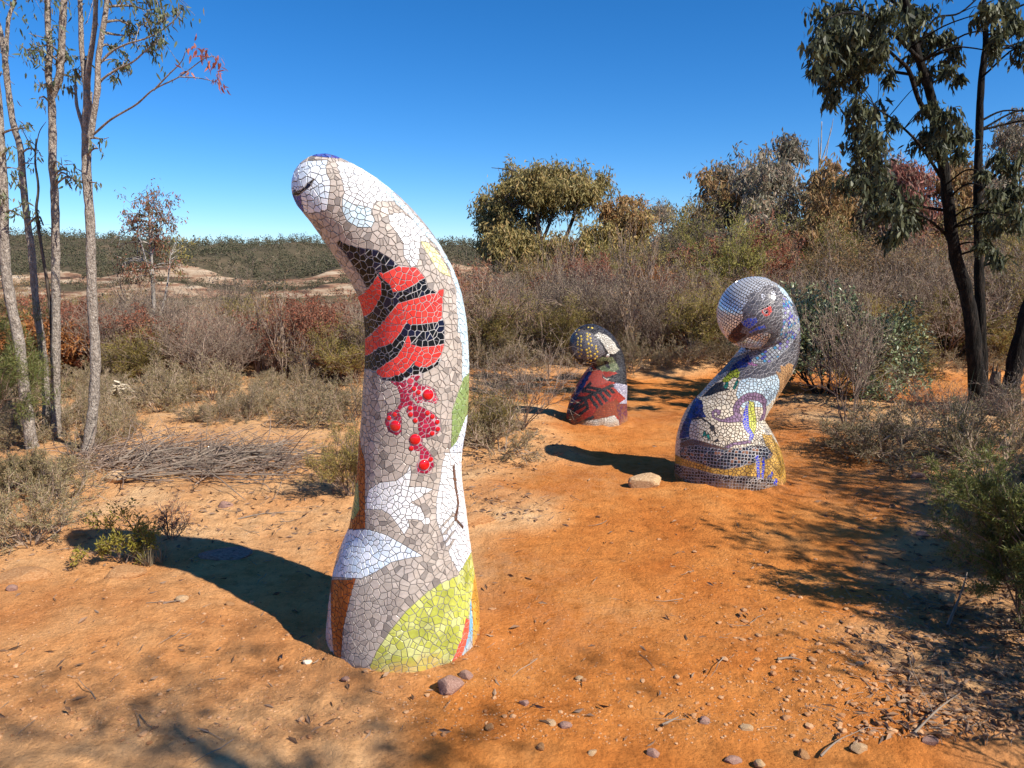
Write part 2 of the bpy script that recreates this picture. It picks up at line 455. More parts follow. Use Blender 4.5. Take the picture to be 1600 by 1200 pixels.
def build_ground():
    fr = np.linspace(-43, 43, 370)
    bk = np.linspace(43, 317, 62)[1:-1]
    ang = np.radians(np.concatenate([fr, bk]))
    r1 = 1.0 * (1.0066 ** np.arange(0, 400))
    r2 = r1[-1] * (1.021 ** np.arange(1, 300))
    r2 = r2[(r2 < 232) | (r2 > 345)]
    rad = np.sort(np.concatenate([r1, r2, np.arange(233, 344, 1.1)])); rad = rad[rad < 3200]
    A, R = np.meshgrid(ang, rad)
    X = R * np.sin(A); Y = R * np.cos(A)
    Z = height(X, Y)
    n, m = X.shape
    V = np.stack([X, Y, Z], -1).reshape(-1, 3)
    i = np.arange(n - 1)[:, None] * m; j = np.arange(m)[None, :]
    j2 = (j + 1) % m
    Q = np.stack([i + j, i + j2, i + m + j2, i + m + j], -1).reshape(-1, 4)
    c = len(V)
    V = np.vstack([V, [[0, 0, gz(0, 0)]]])
    T = np.stack([np.full(m, c), (np.arange(m) + 1) % m, np.arange(m)], -1)
    x, y = V[:, 0], V[:, 1]
    col = np.zeros((len(V), 4)); col[:, 3] = 1
    col[:, 0] = path_mask(x, y)
    col[:, 1] = sstep(0.0, 0.5, fbm(x / 1.1, y / 1.1, 51, 4) + 0.1 + 0.35 * sstep(1.3, 2.4, x) * (1 - sstep(4, 7, y)) + 0.35 * sstep(9, 12, y) + 0.3 * (1 - sstep(-2.6, -1.5, x)) * sstep(4.3, 5.5, y))
    col[:, 2] = sstep(11, 40, np.hypot(x, y))
    me = mesh_arrays('ground', V, Q, T, True, col)
    m_, n_, l, out = new_mat('soil')
    at = n_.new('ShaderNodeAttribute'); at.attribute_name = 'Col'
    sep = n_.new('ShaderNodeSeparateColor'); l.new(at.outputs['Color'], sep.inputs[0])
    tc = n_.new('ShaderNodeTexCoord')

    def noise(scale, det=6, ro=0.6):
        t = n_.new('ShaderNodeTexNoise'); t.inputs['Scale'].default_value = scale; t.inputs['Detail'].default_value = det
        t.inputs['Roughness'].default_value = ro; l.new(tc.outputs['Object'], t.inputs[0]); return t

    def mix(fac, a, b, mode='MIX'):
        x_ = n_.new('ShaderNodeMix'); x_.data_type = 'RGBA'; x_.blend_type = mode
        for s_, v_ in ((x_.inputs[0], fac), (x_.inputs[6], a), (x_.inputs[7], b)):
            if isinstance(v_, (tuple, float, int)): s_.default_value = v_ if not isinstance(v_, tuple) else (*v_, 1)
            else: l.new(v_, s_)
        return x_.outputs[2]
    n1 = noise(1.7); n2 = noise(14, 8, 0.7); n3 = noise(90, 4, 0.7)
    r_sand = ramp(n_, [(0.3, (0.53, 0.24, 0.09)), (0.5, (0.62, 0.33, 0.142)), (0.7, (0.68, 0.43, 0.22))])
    l.new(n1.outputs[0], r_sand.inputs[0])
    r_path = ramp(n_, [(0.3, (0.46, 0.14, 0.027)), (0.52, (0.55, 0.2, 0.047)), (0.72, (0.62, 0.28, 0.088))])
    l.new(n1.outputs[0], r_path.inputs[0])
    base = mix(sep.outputs[0], r_sand.outputs[0], r_path.outputs[0])
    r2 = ramp(n_, [(0.3, (0.62, 0.6, 0.58)), (0.5, (1, 1, 1)), (0.75, (1.18, 1.2, 1.22))])
    l.new(n2.outputs[0], r2.inputs[0])
    base = mix(1.0, base, r2.outputs[0], 'MULTIPLY')
    r3 = ramp(n_, [(0.3, (0.52, 0.48, 0.44)), (0.39, (1.02, 1.02, 1.02)), (0.6, (1.08, 1.08, 1.08)), (0.7, (1.45, 1.45, 1.45))])
    l.new(n3.outputs[0], r3.inputs[0])
    base = mix(1.0, base, r3.outputs[0], 'MULTIPLY')
    lit = n_.new('ShaderNodeMath'); lit.operation = 'MULTIPLY'
    r4 = ramp(n_, [(0.42, (0, 0, 0)), (0.6, (1, 1, 1))]); l.new(n2.outputs[0], r4.inputs[0])
    l.new(r4.outputs[0], lit.inputs[0]); l.new(sep.outputs[1], lit.inputs[1])
    lm = n_.new('ShaderNodeMath'); lm.operation = 'MULTIPLY'; lm.inputs[1].default_value = 0.4
    l.new(lit.outputs[0], lm.inputs[0])
    base = mix(lm.outputs[0], base, (0.3, 0.175, 0.1))
    # far ground: dry scrub soil, and pale sandstone where the slope is steep
    nf = noise(0.06, 6, 0.65)
    rf = ramp(n_, [(0.35, (0.06, 0.052, 0.03)), (0.55, (0.1, 0.078, 0.048)), (0.72, (0.17, 0.115, 0.07))]); l.new(nf.outputs[0], rf.inputs[0])
    base = mix(sep.outputs[2], base, rf.outputs[0])
    ge = n_.new('ShaderNodeNewGeometry'); sx = n_.new('ShaderNodeSeparateXYZ'); l.new(ge.outputs['True Normal'], sx.inputs[0])
    mr = n_.new('ShaderNodeMapRange'); mr.inputs[1].default_value = 0.9; mr.inputs[2].default_value = 0.62
    l.new(sx.outputs[2], mr.inputs[0])
    mm = n_.new('ShaderNodeMath'); mm.operation = 'MULTIPLY'; l.new(mr.outputs[0], mm.inputs[0]); l.new(sep.outputs[2], mm.inputs[1])
    mp = n_.new('ShaderNodeMapping'); mp.inputs['Scale'].default_value = (0.06, 0.06, 0.5); l.new(tc.outputs['Object'], mp.inputs[0])
    ns = n_.new('ShaderNodeTexNoise'); ns.inputs['Scale'].default_value = 1.6; ns.inputs['Detail'].default_value = 7; ns.inputs['Roughness'].default_value = 0.7
    l.new(mp.outputs[0], ns.inputs[0])
    rr = ramp(n_, [(0.38, (0.07, 0.045, 0.035)), (0.47, (0.22, 0.12, 0.075)), (0.56, (0.34, 0.25, 0.17)), (0.72, (0.46, 0.37, 0.28))]); l.new(ns.outputs[0], rr.inputs[0])
    base = mix(mm.outputs[0], base, rr.outputs[0])
    b = n_.new('ShaderNodeBsdfPrincipled'); b.inputs['Roughness'].default_value = 0.95; b.inputs['Specular IOR Level'].default_value = 0.1
    l.new(base, b.inputs['Base Color'])
    n4 = noise(38, 8, 0.75)
    n5 = noise(150, 5, 0.8)
    vo = n_.new('ShaderNodeTexVoronoi'); vo.inputs['Scale'].default_value = 55; l.new(tc.outputs['Object'], vo.inputs[0])
    h1 = n_.new('ShaderNodeMath'); h1.operation = 'MULTIPLY_ADD'; h1.inputs[1].default_value = 0.55; l.new(n5.outputs[0], h1.inputs[0]); l.new(n4.outputs[0], h1.inputs[2])
    h2 = n_.new('ShaderNodeMath'); h2.operation = 'MULTIPLY_ADD'; h2.inputs[1].default_value = -0.35; l.new(vo.outputs['Distance'], h2.inputs[0]); l.new(h1.outputs[0], h2.inputs[2])
    bp = n_.new('ShaderNodeBump'); bp.inputs['Strength'].default_value = 0.8; bp.inputs['Distance'].default_value = 0.02
    l.new(h2.outputs[0], bp.inputs['Height']); l.new(bp.outputs[0], b.inputs['Normal'])
    l.new(b.outputs[0], out.inputs[0])
    g = link('ground', me, m_)
    tag(g, 'orange dirt clearing and track with gorge and far ridge', None, None, 'structure')
    return g


build_ground()

# ------------------------------------------------------------------ mosaic sculptures
def in_poly(px, py, poly):
    poly = np.asarray(poly, float)
    x0, y0 = poly[:, 0], poly[:, 1]; x1, y1 = np.roll(x0, -1), np.roll(y0, -1)
    inside = np.zeros(px.shape, bool)
    if len(px) > 64:
        m = (px >= x0.min()) & (px <= x0.max()) & (py >= y0.min()) & (py <= y0.max())
        if not m.all():
            if m.any(): inside[m] = in_poly(px[m], py[m], poly)
            return inside
    for a, b, c, d in zip(x0, y0, x1, y1):
        if b == d: continue
        cond = ((b > py) != (d > py)) & (px < (c - a) * (py - b) / (d - b) + a)
        inside ^= cond
    return inside


def stroke_d(px, py, pts):
    best = np.full(px.shape, 1e9)
    for (ax, ay), (bx, by) in zip(pts[:-1], pts[1:]):
        dx, dy = bx - ax, by - ay
        t = np.clip(((px - ax) * dx + (py - ay) * dy) / (dx * dx + dy * dy + 1e-9), 0, 1)
        best = np.minimum(best, np.hypot(px - ax - t * dx, py - ay - t * dy))
    return best


def zmap(ox, oy, s):
    return lambda pts: [(ox + a / s, oy + b / s) for a, b in pts]


class Solid:
    """rounded column swept along a bent spine: signed distance, skin mesh, sampling"""
    def __init__(self, spine, chains=()):
        self.seg = []
        for ch in [spine, *chains]:
            arr = []
            for px, py, d, r in ch:
                w = P(px, py, d); z = (w - CAM) @ FWD
                arr.append([*w, r * z / FPX])
            arr = catmull(np.array(arr), 6) if len(arr) > 2 else np.array(arr)
            if len(arr) == 1: arr = np.vstack([arr, arr + np.array([[1e-4, 0, 0, 0]])])
            self.seg += [(arr[i], arr[i + 1]) for i in range(len(arr) - 1)]
        c = np.array([s[0] for s in self.seg] + [self.seg[-1][1]])
        self.lo = (c[:, :3] - c[:, 3:]).min(0) - 0.03
        self.hi = (c[:, :3] + c[:, 3:]).max(0) + 0.03

    def exact(self, p):
        p = p.astype(np.float32)
        best = np.full(len(p), 1e9, np.float32)
        for a, b in self.seg:
            ab = (b[:3] - a[:3]).astype(np.float32); q = p - a[:3].astype(np.float32)
            t = np.clip((q @ ab) / np.float32(ab @ ab + 1e-12), 0, 1)
            q -= t[:, None] * ab
            np.minimum(best, np.sqrt(np.einsum('ij,ij->i', q, q)) - np.float32(a[3]) - np.float32(b[3] - a[3]) * t, out=best)
        return best

    def bake(self, h):
        self.h = h
        ax = [np.arange(self.lo[k], self.hi[k] + h, h) for k in range(3)]
        ax[2] = ax[2][ax[2] > -0.14]
        self.o = np.array([a[0] for a in ax]); self.sh = tuple(len(a) for a in ax)
        G = np.stack(np.meshgrid(*ax, indexing='ij'), -1)
        co = tuple(slice(None, None, 4) for _ in range(3))
        cg = G[co]; cv = self.exact(cg.reshape(-1, 3)).reshape(cg.shape[:3])
        v = np.repeat(np.repeat(np.repeat(cv, 4, 0), 4, 1), 4, 2)[:self.sh[0], :self.sh[1], :self.sh[2]].astype(float)
        near = np.abs(v) < 7.5 * h + 0.02
        v[near] = self.exact(G[near])
        self.v = v; self.G = G
        g = np.gradient(v, h)
        self.f = np.stack([v, *g], -1)

    def look(self, p):
        u = (p - self.o) / self.h
        i = np.clip(np.floor(u).astype(int), 0, np.array(self.sh) - 2); t = np.clip(u - i, 0, 1)
        r = 0
        for a in (0, 1):
            for b in (0, 1):
                for c in (0, 1):
                    w = (t[:, 0] if a else 1 - t[:, 0]) * (t[:, 1] if b else 1 - t[:, 1]) * (t[:, 2] if c else 1 - t[:, 2])
                    r = r + self.f[i[:, 0] + a, i[:, 1] + b, i[:, 2] + c] * w[:, None]
        return r

    def sdf(self, p):
        return self.look(p)[:, 0]

    def grad(self, p):
        g = self.look(p)[:, 1:]
        return g / np.maximum(np.linalg.norm(g, axis=1), 1e-9)[:, None]

    def snap(self, p, it=3):
        for _ in range(it):
            r = self.look(p); g = r[:, 1:]
            p = p - g / np.maximum(np.linalg.norm(g, axis=1), 1e-9)[:, None] * r[:, :1]
        return p

    def skin(self, h):
        self.bake(h); G, v, sh = self.G, self.v, self.sh
        ins = v < 0
        cnt = sum(ins[i:sh[0] - 1 + i, j:sh[1] - 1 + j, k:sh[2] - 1 + k].astype(int) for i in (0, 1) for j in (0, 1) for k in (0, 1))
        mixed = (cnt > 0) & (cnt < 8)
        idx = np.full(mixed.shape, -1); idx[mixed] = np.arange(mixed.sum())
        V = G[:-1, :-1, :-1][mixed] + h / 2
        V = self.snap(V, 3)
        Q = []
        for axis in range(3):
            o1, o2 = [(1, 2), (2, 0), (0, 1)][axis]
            a = [slice(None)] * 3; b = [slice(None)] * 3
            a[axis] = slice(0, -1); b[axis] = slice(1, None)
            A, B = ins[tuple(a)], ins[tuple(b)]
            I = np.argwhere(A != B)
            ok = (I[:, o1] > 0) & (I[:, o2] > 0) & (I[:, o1] < sh[o1] - 1) & (I[:, o2] < sh[o2] - 1)
            I = I[ok]
            e1 = np.eye(3, dtype=int)[o1]; e2 = np.eye(3, dtype=int)[o2]
            c = [idx[tuple((I - e1 - e2).T)], idx[tuple((I - e2).T)], idx[tuple(I.T)], idx[tuple((I - e1).T)]]
            q = np.stack(c, 1)
            flip = ~A[tuple(I.T)]
            q[flip] = q[flip][:, ::-1]
            Q.append(q)
        Q = np.concatenate(Q); Q = Q[(Q >= 0).all(1)]
        return V, Q


def tile_material():
    m, n, l, out = new_mat('glazed_tile')
    at = n.new('ShaderNodeAttribute'); at.attribute_name = 'Col'
    tc = n.new('ShaderNodeTexCoord')
    no = n.new('ShaderNodeTexNoise'); no.inputs['Scale'].default_value = 55; no.inputs['Detail'].default_value = 5
    l.new(tc.outputs['Object'], no.inputs[0])
    r = ramp(n, [(0.3, (0.86, 0.85, 0.84)), (0.6, (1.04, 1.04, 1.04))]); l.new(no.outputs[0], r.inputs[0])
    mx = n.new('ShaderNodeMix'); mx.data_type = 'RGBA'; mx.blend_type = 'MULTIPLY'; mx.inputs[0].default_value = 1
    l.new(at.outputs['Color'], mx.inputs[6]); l.new(r.outputs[0], mx.inputs[7])
    ge = n.new('ShaderNodeNewGeometry'); sx = n.new('ShaderNodeSeparateXYZ'); l.new(ge.outputs['Position'], sx.inputs[0])
    n2 = n.new('ShaderNodeTexNoise'); n2.inputs['Scale'].default_value = 9; n2.inputs['Detail'].default_value = 6; l.new(ge.outputs['Position'], n2.inputs[0])
    zz = n.new('ShaderNodeMath'); zz.operation = 'MULTIPLY_ADD'; zz.inputs[1].default_value = -0.28; l.new(n2.outputs[0], zz.inputs[0]); l.new(sx.outputs[2], zz.inputs[2])
    dm_ = n.new('ShaderNodeMapRange'); dm_.inputs[1].default_value = -0.06; dm_.inputs[2].default_value = -0.16; dm_.inputs[3].default_value = 0.0; dm_.inputs[4].default_value = 0.75
    l.new(zz.outputs[0], dm_.inputs[0])
    du = n.new('ShaderNodeMix'); du.data_type = 'RGBA'; du.inputs[7].default_value = (0.5, 0.26, 0.11, 1)
    l.new(dm_.outputs[0], du.inputs[0]); l.new(mx.outputs[2], du.inputs[6])
    b = n.new('ShaderNodeBsdfPrincipled'); b.inputs['Specular IOR Level'].default_value = 0.25
    l.new(du.outputs[2], b.inputs['Base Color']); l.new(at.outputs['Alpha'], b.inputs['Metallic'])
    rr = n.new('ShaderNodeMapRange'); rr.inputs[3].default_value = 0.16; rr.inputs[4].default_value = 0.34
    l.new(no.outputs[0], rr.inputs[0])
    sb = n.new('ShaderNodeMath'); sb.operation = 'MULTIPLY_ADD'; sb.inputs[1].default_value = -0.1
    l.new(at.outputs['Alpha'], sb.inputs[0]); l.new(rr.outputs[0], sb.inputs[2])
    l.new(sb.outputs[0], b.inputs['Roughness'])
    bp = n.new('ShaderNodeBump'); bp.inputs['Strength'].default_value = 0.05; bp.inputs['Distance'].default_value = 0.01
    l.new(no.outputs[0], bp.inputs['Height']); l.new(bp.outputs[0], b.inputs['Normal'])
    l.new(b.outputs[0], out.inputs[0])
    return m


def grout_material():
    m, n, l, out = new_mat('grout')
    at = n.new('ShaderNodeAttribute'); at.attribute_name = 'Col'
    tc = n.new('ShaderNodeTexCoord')
    no = n.new('ShaderNodeTexNoise'); no.inputs['Scale'].default_value = 120; no.inputs['Detail'].default_value = 4
    l.new(tc.outputs['Object'], no.inputs[0])
    r = ramp(n, [(0.3, (0.75, 0.74, 0.72)), (0.65, (1.1, 1.1, 1.1))]); l.new(no.outputs[0], r.inputs[0])
    mx = n.new('ShaderNodeMix'); mx.data_type = 'RGBA'; mx.blend_type = 'MULTIPLY'; mx.inputs[0].default_value = 1
    l.new(at.outputs['Color'], mx.inputs[6]); l.new(r.outputs[0], mx.inputs[7])
    b = n.new('ShaderNodeBsdfPrincipled'); b.inputs['Roughness'].default_value = 0.9
    l.new(mx.outputs[2], b.inputs['Base Color']); l.new(b.outputs[0], out.inputs[0])
    return m


TILE = tile_material(); GROUT = grout_material()
LG = (0.4, 0.38, 0.37); DG = (0.16, 0.148, 0.138); MG = (0.24, 0.22, 0.2)
# class -> (colours, grout, spacing factor, metallic)
CLS = {
    'taupe': ([(0.45, 0.385, 0.33), (0.49, 0.42, 0.365), (0.41, 0.35, 0.3), (0.46, 0.4, 0.345), (0.5, 0.43, 0.375), (0.26, 0.225, 0.2), (0.47, 0.41, 0.36), (0.44, 0.38, 0.33)], (0.22, 0.195, 0.175), 1.0, 0),
    'white': ([(0.8, 0.8, 0.81), (0.78, 0.78, 0.8), (0.82, 0.82, 0.82)], DG, 0.85, 0),
    'white_blue': ([(0.62, 0.72, 0.83), (0.7, 0.77, 0.85), (0.66, 0.74, 0.86), (0.76, 0.8, 0.86)], DG, 0.9, 0),
    'pale_blue': ([(0.56, 0.73, 0.82), (0.64, 0.78, 0.85), (0.6, 0.74, 0.82)], (0.2, 0.19, 0.18), 0.85, 0),
    'deep_blue': ([(0.05, 0.07, 0.32), (0.1, 0.09, 0.35), (0.06, 0.12, 0.4)], DG, 0.6, 0),
    'pale_yellow': ([(0.82, 0.76, 0.36), (0.8, 0.75, 0.42), (0.84, 0.8, 0.5)], (0.3, 0.27, 0.2), 0.8, 0),
    'black': ([(0.004, 0.004, 0.0045), (0.006, 0.0055, 0.006), (0.005, 0.005, 0.007), (0.005, 0.005, 0.006), (0.008, 0.009, 0.03)], (0.5, 0.48, 0.47), 0.95, 0),
    'red': ([(0.72, 0.045, 0.035), (0.68, 0.04, 0.033), (0.75, 0.06, 0.045), (0.7, 0.05, 0.04)], (0.42, 0.36, 0.34), 0.85, 0),
    'crimson': ([(0.33, 0.012, 0.045), (0.4, 0.02, 0.06), (0.28, 0.01, 0.035)], (0.45, 0.3, 0.33), 0.62, 0),
    'crimson_bits': ([(0.4, 0.02, 0.06), (0.5, 0.05, 0.08), (0.3, 0.012, 0.04)], (0.5, 0.42, 0.42), 0.36, 0),
    'lime': ([(0.48, 0.5, 0.095), (0.43, 0.46, 0.08), (0.52, 0.54, 0.14), (0.56, 0.58, 0.22)], (0.28, 0.26, 0.21), 1.0, 0),
    'rust_tile': ([(0.36, 0.09, 0.018), (0.3, 0.075, 0.015), (0.4, 0.11, 0.025)], (0.13, 0.07, 0.045), 0.95, 0),
    'sage': ([(0.25, 0.34, 0.12), (0.28, 0.37, 0.14), (0.22, 0.31, 0.11)], (0.36, 0.4, 0.25), 0.85, 0),
    'rose_white': ([(0.66, 0.52, 0.48), (0.6, 0.46, 0.42), (0.7, 0.58, 0.54)], DG, 0.95, 0),
    'sky_blue': ([(0.25, 0.52, 0.7), (0.33, 0.6, 0.75), (0.2, 0.46, 0.66)], (0.3, 0.3, 0.3), 0.8, 0),
    'coral': ([(0.72, 0.13, 0.08), (0.68, 0.1, 0.06)], (0.5, 0.25, 0.2), 0.8, 0),
    'ochre': ([(0.62, 0.33, 0.05), (0.68, 0.39, 0.08), (0.58, 0.3, 0.05)], (0.22, 0.14, 0.06), 0.85, 0),
    'brown_line': ([(0.13, 0.06, 0.04), (0.16, 0.08, 0.05)], DG, 0.6, 0),
    'pale_lemon': ([(0.78, 0.72, 0.38)], DG, 0.7, 0),
    # second and third sculpture
    'mirror': ([(0.86, 0.84, 0.82), (0.82, 0.81, 0.8), (0.88, 0.87, 0.86)], (0.05, 0.035, 0.03), 0.8, 0.5),
    'charcoal': ([(0.1, 0.096, 0.104), (0.12, 0.114, 0.122), (0.085, 0.08, 0.088), (0.14, 0.134, 0.14)], (0.36, 0.34, 0.35), 0.95, 0),
    'speckle': ([(0.45, 0.48, 0.52), (0.35, 0.37, 0.4), (0.4, 0.43, 0.46), (0.1, 0.11, 0.42), (0.08, 0.28, 0.48), (0.3, 0.32, 0.35), (0.58, 0.61, 0.64), (0.24, 0.2, 0.44), (0.42, 0.45, 0.48), (0.34, 0.36, 0.38)], (0.13, 0.125, 0.13), 0.75, 0),
    'beak_blue': ([(0.04, 0.09, 0.55), (0.05, 0.12, 0.62), (0.03, 0.07, 0.45)], (0.4, 0.4, 0.5), 0.8, 0),
    'beak_brown': ([(0.08, 0.035, 0.035), (0.1, 0.045, 0.04)], (0.03, 0.02, 0.02), 0.9, 0),
    'cream': ([(0.7, 0.6, 0.46), (0.74, 0.65, 0.51), (0.66, 0.56, 0.42)], (0.09, 0.07, 0.055), 0.9, 0),
    'mauve': ([(0.27, 0.17, 0.26), (0.31, 0.2, 0.3), (0.24, 0.15, 0.23)], (0.1, 0.07, 0.09), 0.9, 0),
    'yellow_green': ([(0.6, 0.6, 0.1), (0.55, 0.57, 0.1), (0.66, 0.65, 0.16)], (0.15, 0.14, 0.06), 0.8, 0),
    'leaf_olive': ([(0.33, 0.38, 0.04), (0.28, 0.34, 0.03)], (0.04, 0.04, 0.02), 0.8, 0),
    'teal': ([(0.02, 0.2, 0.17), (0.03, 0.25, 0.2)], (0.05, 0.06, 0.05), 0.8, 0),
    'tan_hand': ([(0.52, 0.3, 0.14), (0.48, 0.27, 0.12)], (0.4, 0.25, 0.13), 0.7, 0),
    'navy': ([(0.015, 0.024, 0.13), (0.022, 0.04, 0.2), (0.012, 0.016, 0.08)], (0.1, 0.1, 0.16), 0.85, 0),
    'dark_grid': ([(0.015, 0.014, 0.016), (0.02, 0.022, 0.03), (0.05, 0.03, 0.025), (0.03, 0.035, 0.06), (0.014, 0.013, 0.014), (0.25, 0.12, 0.07)], (0.46, 0.44, 0.44), 0.75, 0),
    'brown_grid': ([(0.06, 0.035, 0.025), (0.02, 0.017, 0.016), (0.1, 0.065, 0.045), (0.03, 0.02, 0.018), (0.2, 0.15, 0.12)], (0.45, 0.4, 0.37), 0.72, 0),
    'gold': ([(0.62, 0.36, 0.08), (0.68, 0.41, 0.1), (0.57, 0.32, 0.06)], (0.16, 0.1, 0.05), 0.9, 0),
    'orange_tile': ([(0.42, 0.17, 0.04), (0.48, 0.2, 0.05)], (0.07, 0.04, 0.025), 0.9, 0),
    'royal': ([(0.03, 0.04, 0.55), (0.05, 0.06, 0.6)], (0.4, 0.38, 0.4), 0.6, 0),
    'pink': ([(0.45, 0.15, 0.38)], DG, 0.7, 0),
    'eye_red': ([(0.75, 0.1, 0.07)], (0.4, 0.1, 0.1), 0.6, 0),
    'soot': ([(0.025, 0.024, 0.03), (0.04, 0.038, 0.045), (0.018, 0.017, 0.022), (0.06, 0.058, 0.065)], (0.1, 0.1, 0.1), 0.9, 0),
    'blood': ([(0.4, 0.05, 0.035), (0.46, 0.065, 0.045), (0.34, 0.04, 0.03)], (0.16, 0.045, 0.035), 0.9, 0),
    'blood_light': ([(0.5, 0.1, 0.075), (0.46, 0.09, 0.065)], (0.3, 0.12, 0.1), 0.9, 0),
    'rust_red': ([(0.3, 0.07, 0.035), (0.33, 0.09, 0.045)], (0.12, 0.05, 0.035), 0.9, 0),
    'fern': ([(0.02, 0.022, 0.025), (0.035, 0.035, 0.04)], (0.09, 0.08, 0.08), 0.8, 0),
    'lavender': ([(0.5, 0.48, 0.58), (0.6, 0.58, 0.68), (0.42, 0.4, 0.52)], (0.03, 0.03, 0.05), 0.85, 0),
    'bone': ([(0.7, 0.66, 0.58), (0.62, 0.58, 0.5)], (0.06, 0.055, 0.05), 0.9, 0),
    'moss': ([(0.2, 0.25, 0.13), (0.3, 0.33, 0.2), (0.14, 0.18, 0.1)], (0.09, 0.09, 0.06), 0.8, 0),
    'plum': ([(0.16, 0.05, 0.08), (0.25, 0.08, 0.05)], (0.1, 0.05, 0.05), 0.9, 0),
}
CN = list(CLS); CI = {k: i for i, k in enumerate(CN)}


def clip_poly(poly, nx, ny, c):
    """keep the side n.x <= c"""
    out = []
    k = len(poly)
    for i in range(k):
        ax, ay = poly[i]; bx, by = poly[(i + 1) % k]
        da = nx * ax + ny * ay - c; db = nx * bx + ny * by - c
        if da <= 0: out.append((ax, ay))
        if (da < 0 < db) or (db < 0 < da):
            t = da / (da - db); out.append((ax + (bx - ax) * t, ay + (by - ay) * t))
    return out


def sculpture(label, solid, base, regions, base_cls, back_cls, spacing, gap, rng, lattices=(), gems=(), n_parts=300, thick=0.0019, edges=True, ball=None, shard=0.3, bevel=False):
    rg2 = []
    for cls_, kind_, data_ in regions:      # strokes become thin polygons
        if kind_ == 'line':
            pts_, w_ = data_
            for (ax, ay), (bx, by) in zip(pts_[:-1], pts_[1:]):
                ln_ = math.hypot(bx - ax, by - ay) + 1e-9; ux, uy = (bx - ax) / ln_, (by - ay) / ln_
                ax, ay, bx, by = ax - ux * w_ * .5, ay - uy * w_ * .5, bx + ux * w_ * .5, by + uy * w_ * .5
                rg2.append((cls_, 'line', [(ax - uy * w_, ay + ux * w_), (bx - uy * w_, by + ux * w_), (bx + uy * w_, by - ux * w_), (ax + uy * w_, ay - ux * w_)]))
        elif kind_ == 'disc':
            rg2.append((cls_, 'poly', [(data_[0] + data_[2] * math.cos(a), data_[1] + data_[2] * math.sin(a)) for a in np.linspace(0, 2 * math.pi, 11)[:-1]]))
        else: rg2.append((cls_, kind_, data_))
    regions = rg2
    E = np.array([(*a, *b) for _, _, d_ in regions for a, b in zip(d_, list(d_[1:]) + [d_[0]])], float)
    Ebox = np.stack([np.minimum(E[:, 0], E[:, 2]), np.minimum(E[:, 1], E[:, 3]), np.maximum(E[:, 0], E[:, 2]), np.maximum(E[:, 1], E[:, 3])], 1)
    root = bpy.data.objects.new('mosaic_sculpture', None); COL.objects.link(root)
    root.location = base; root.empty_display_size = 0.2
    tag(root, label, 'sculpture', 'mosaic sculptures along the path')
    off = np.array(base, float)
    V, Q = solid.skin(0.0145)
    bvh = BVHTree.FromPolygons(V.tolist(), Q.tolist())
    camv = Vector(CAM)

    def cast(px, py):
        h = bvh.ray_cast(camv, Vector(ray(px, py)).normalized())
        return None if h[0] is None else np.array(h[0])

    def by_pixel(px, py):
        c = np.full(px.shape, CI[base_cls])
        for cls, kind, data in regions:
            c[in_poly(px, py, data)] = CI[cls]
        return c

    rev = []
    for cls, kind, data in reversed(regions):
        xs = [a[0] for a in data]; ys = [a[1] for a in data]
        rev.append((CI[cls], min(xs), max(xs), min(ys), max(ys), [(a[0], a[1], b[0], b[1]) for a, b in zip(data, list(data[1:]) + [data[0]])]))

    def one(x, y):
        for c, x0, x1, y0, y1, ed in rev:
            if x0 <= x <= x1 and y0 <= y <= y1:
                ins = False
                for a, b, c2, d in ed:
                    if (b > y) != (d > y) and x < (c2 - a) * (y - b) / (d - b) + a: ins = not ins
                if ins: return c
        return CI[base_cls]

    def classify(p, nrm):
        px, py, z = project(p)
        c = by_pixel(px, py)
        facing = ((CAM - p) * nrm).sum(1) / np.maximum(np.linalg.norm(CAM - p, axis=1), 1e-6)
        bc = np.array([CI[k] for k in back_cls])
        sel = (np.floor((fbm(p[:, 0] * 2.2 + p[:, 2] * 0.7, p[:, 1] * 2.2 - p[:, 2] * 2.1, 77, 2) + 1) * 0.5 * 5.3 * len(bc)).astype(int)) % len(bc)
        return np.where(facing > -0.04, c, bc[sel])

    nV = solid.grad(V)
    cl = classify(V, nV)
    gcol = np.ones((len(V), 4)); gcol[:, :3] = np.array([CLS[k][1] for k in CN])[cl]
    body = link('body', mesh_arrays('body', V - off, Q, None, True, gcol), GROUT, root)
    # ---- seeds
    seeds = []       # (pos, weight radius, gem radius or 0)
    cell = spacing
    grid = {}

    def key(p): return (int(math.floor(p[0] / cell)), int(math.floor(p[1] / cell)), int(math.floor(p[2] / cell)))

    def near(p, r):
        kx, ky, kz = key(p)
        rr = int(math.ceil(r / cell))
        for i in range(kx - rr, kx + rr + 1):
            for j in range(ky - rr, ky + rr + 1):
                for k in range(kz - rr, kz + rr + 1):
                    for s in grid.get((i, j, k), ()):
                        q = seeds[s]
                        dd = (q[0][0] - p[0]) ** 2 + (q[0][1] - p[1]) ** 2 + (q[0][2] - p[2]) ** 2
                        m = max(r, q[2] + r * 0.45) if q[2] else r
                        if dd < m * m: return True
        return False

    def put(p, w, gem=0.0):
        seeds.append((p, w, gem)); grid.setdefault(key(p), []).append(len(seeds) - 1)
    pxm = lambda p: float((p - CAM) @ FWD) / FPX
    for gx, gy, gr in gems:
        p = cast(gx, gy)
        if p is not None:
            p = solid.snap(p[None])[0]
            put(p, gr * pxm(p), gr * pxm(p))
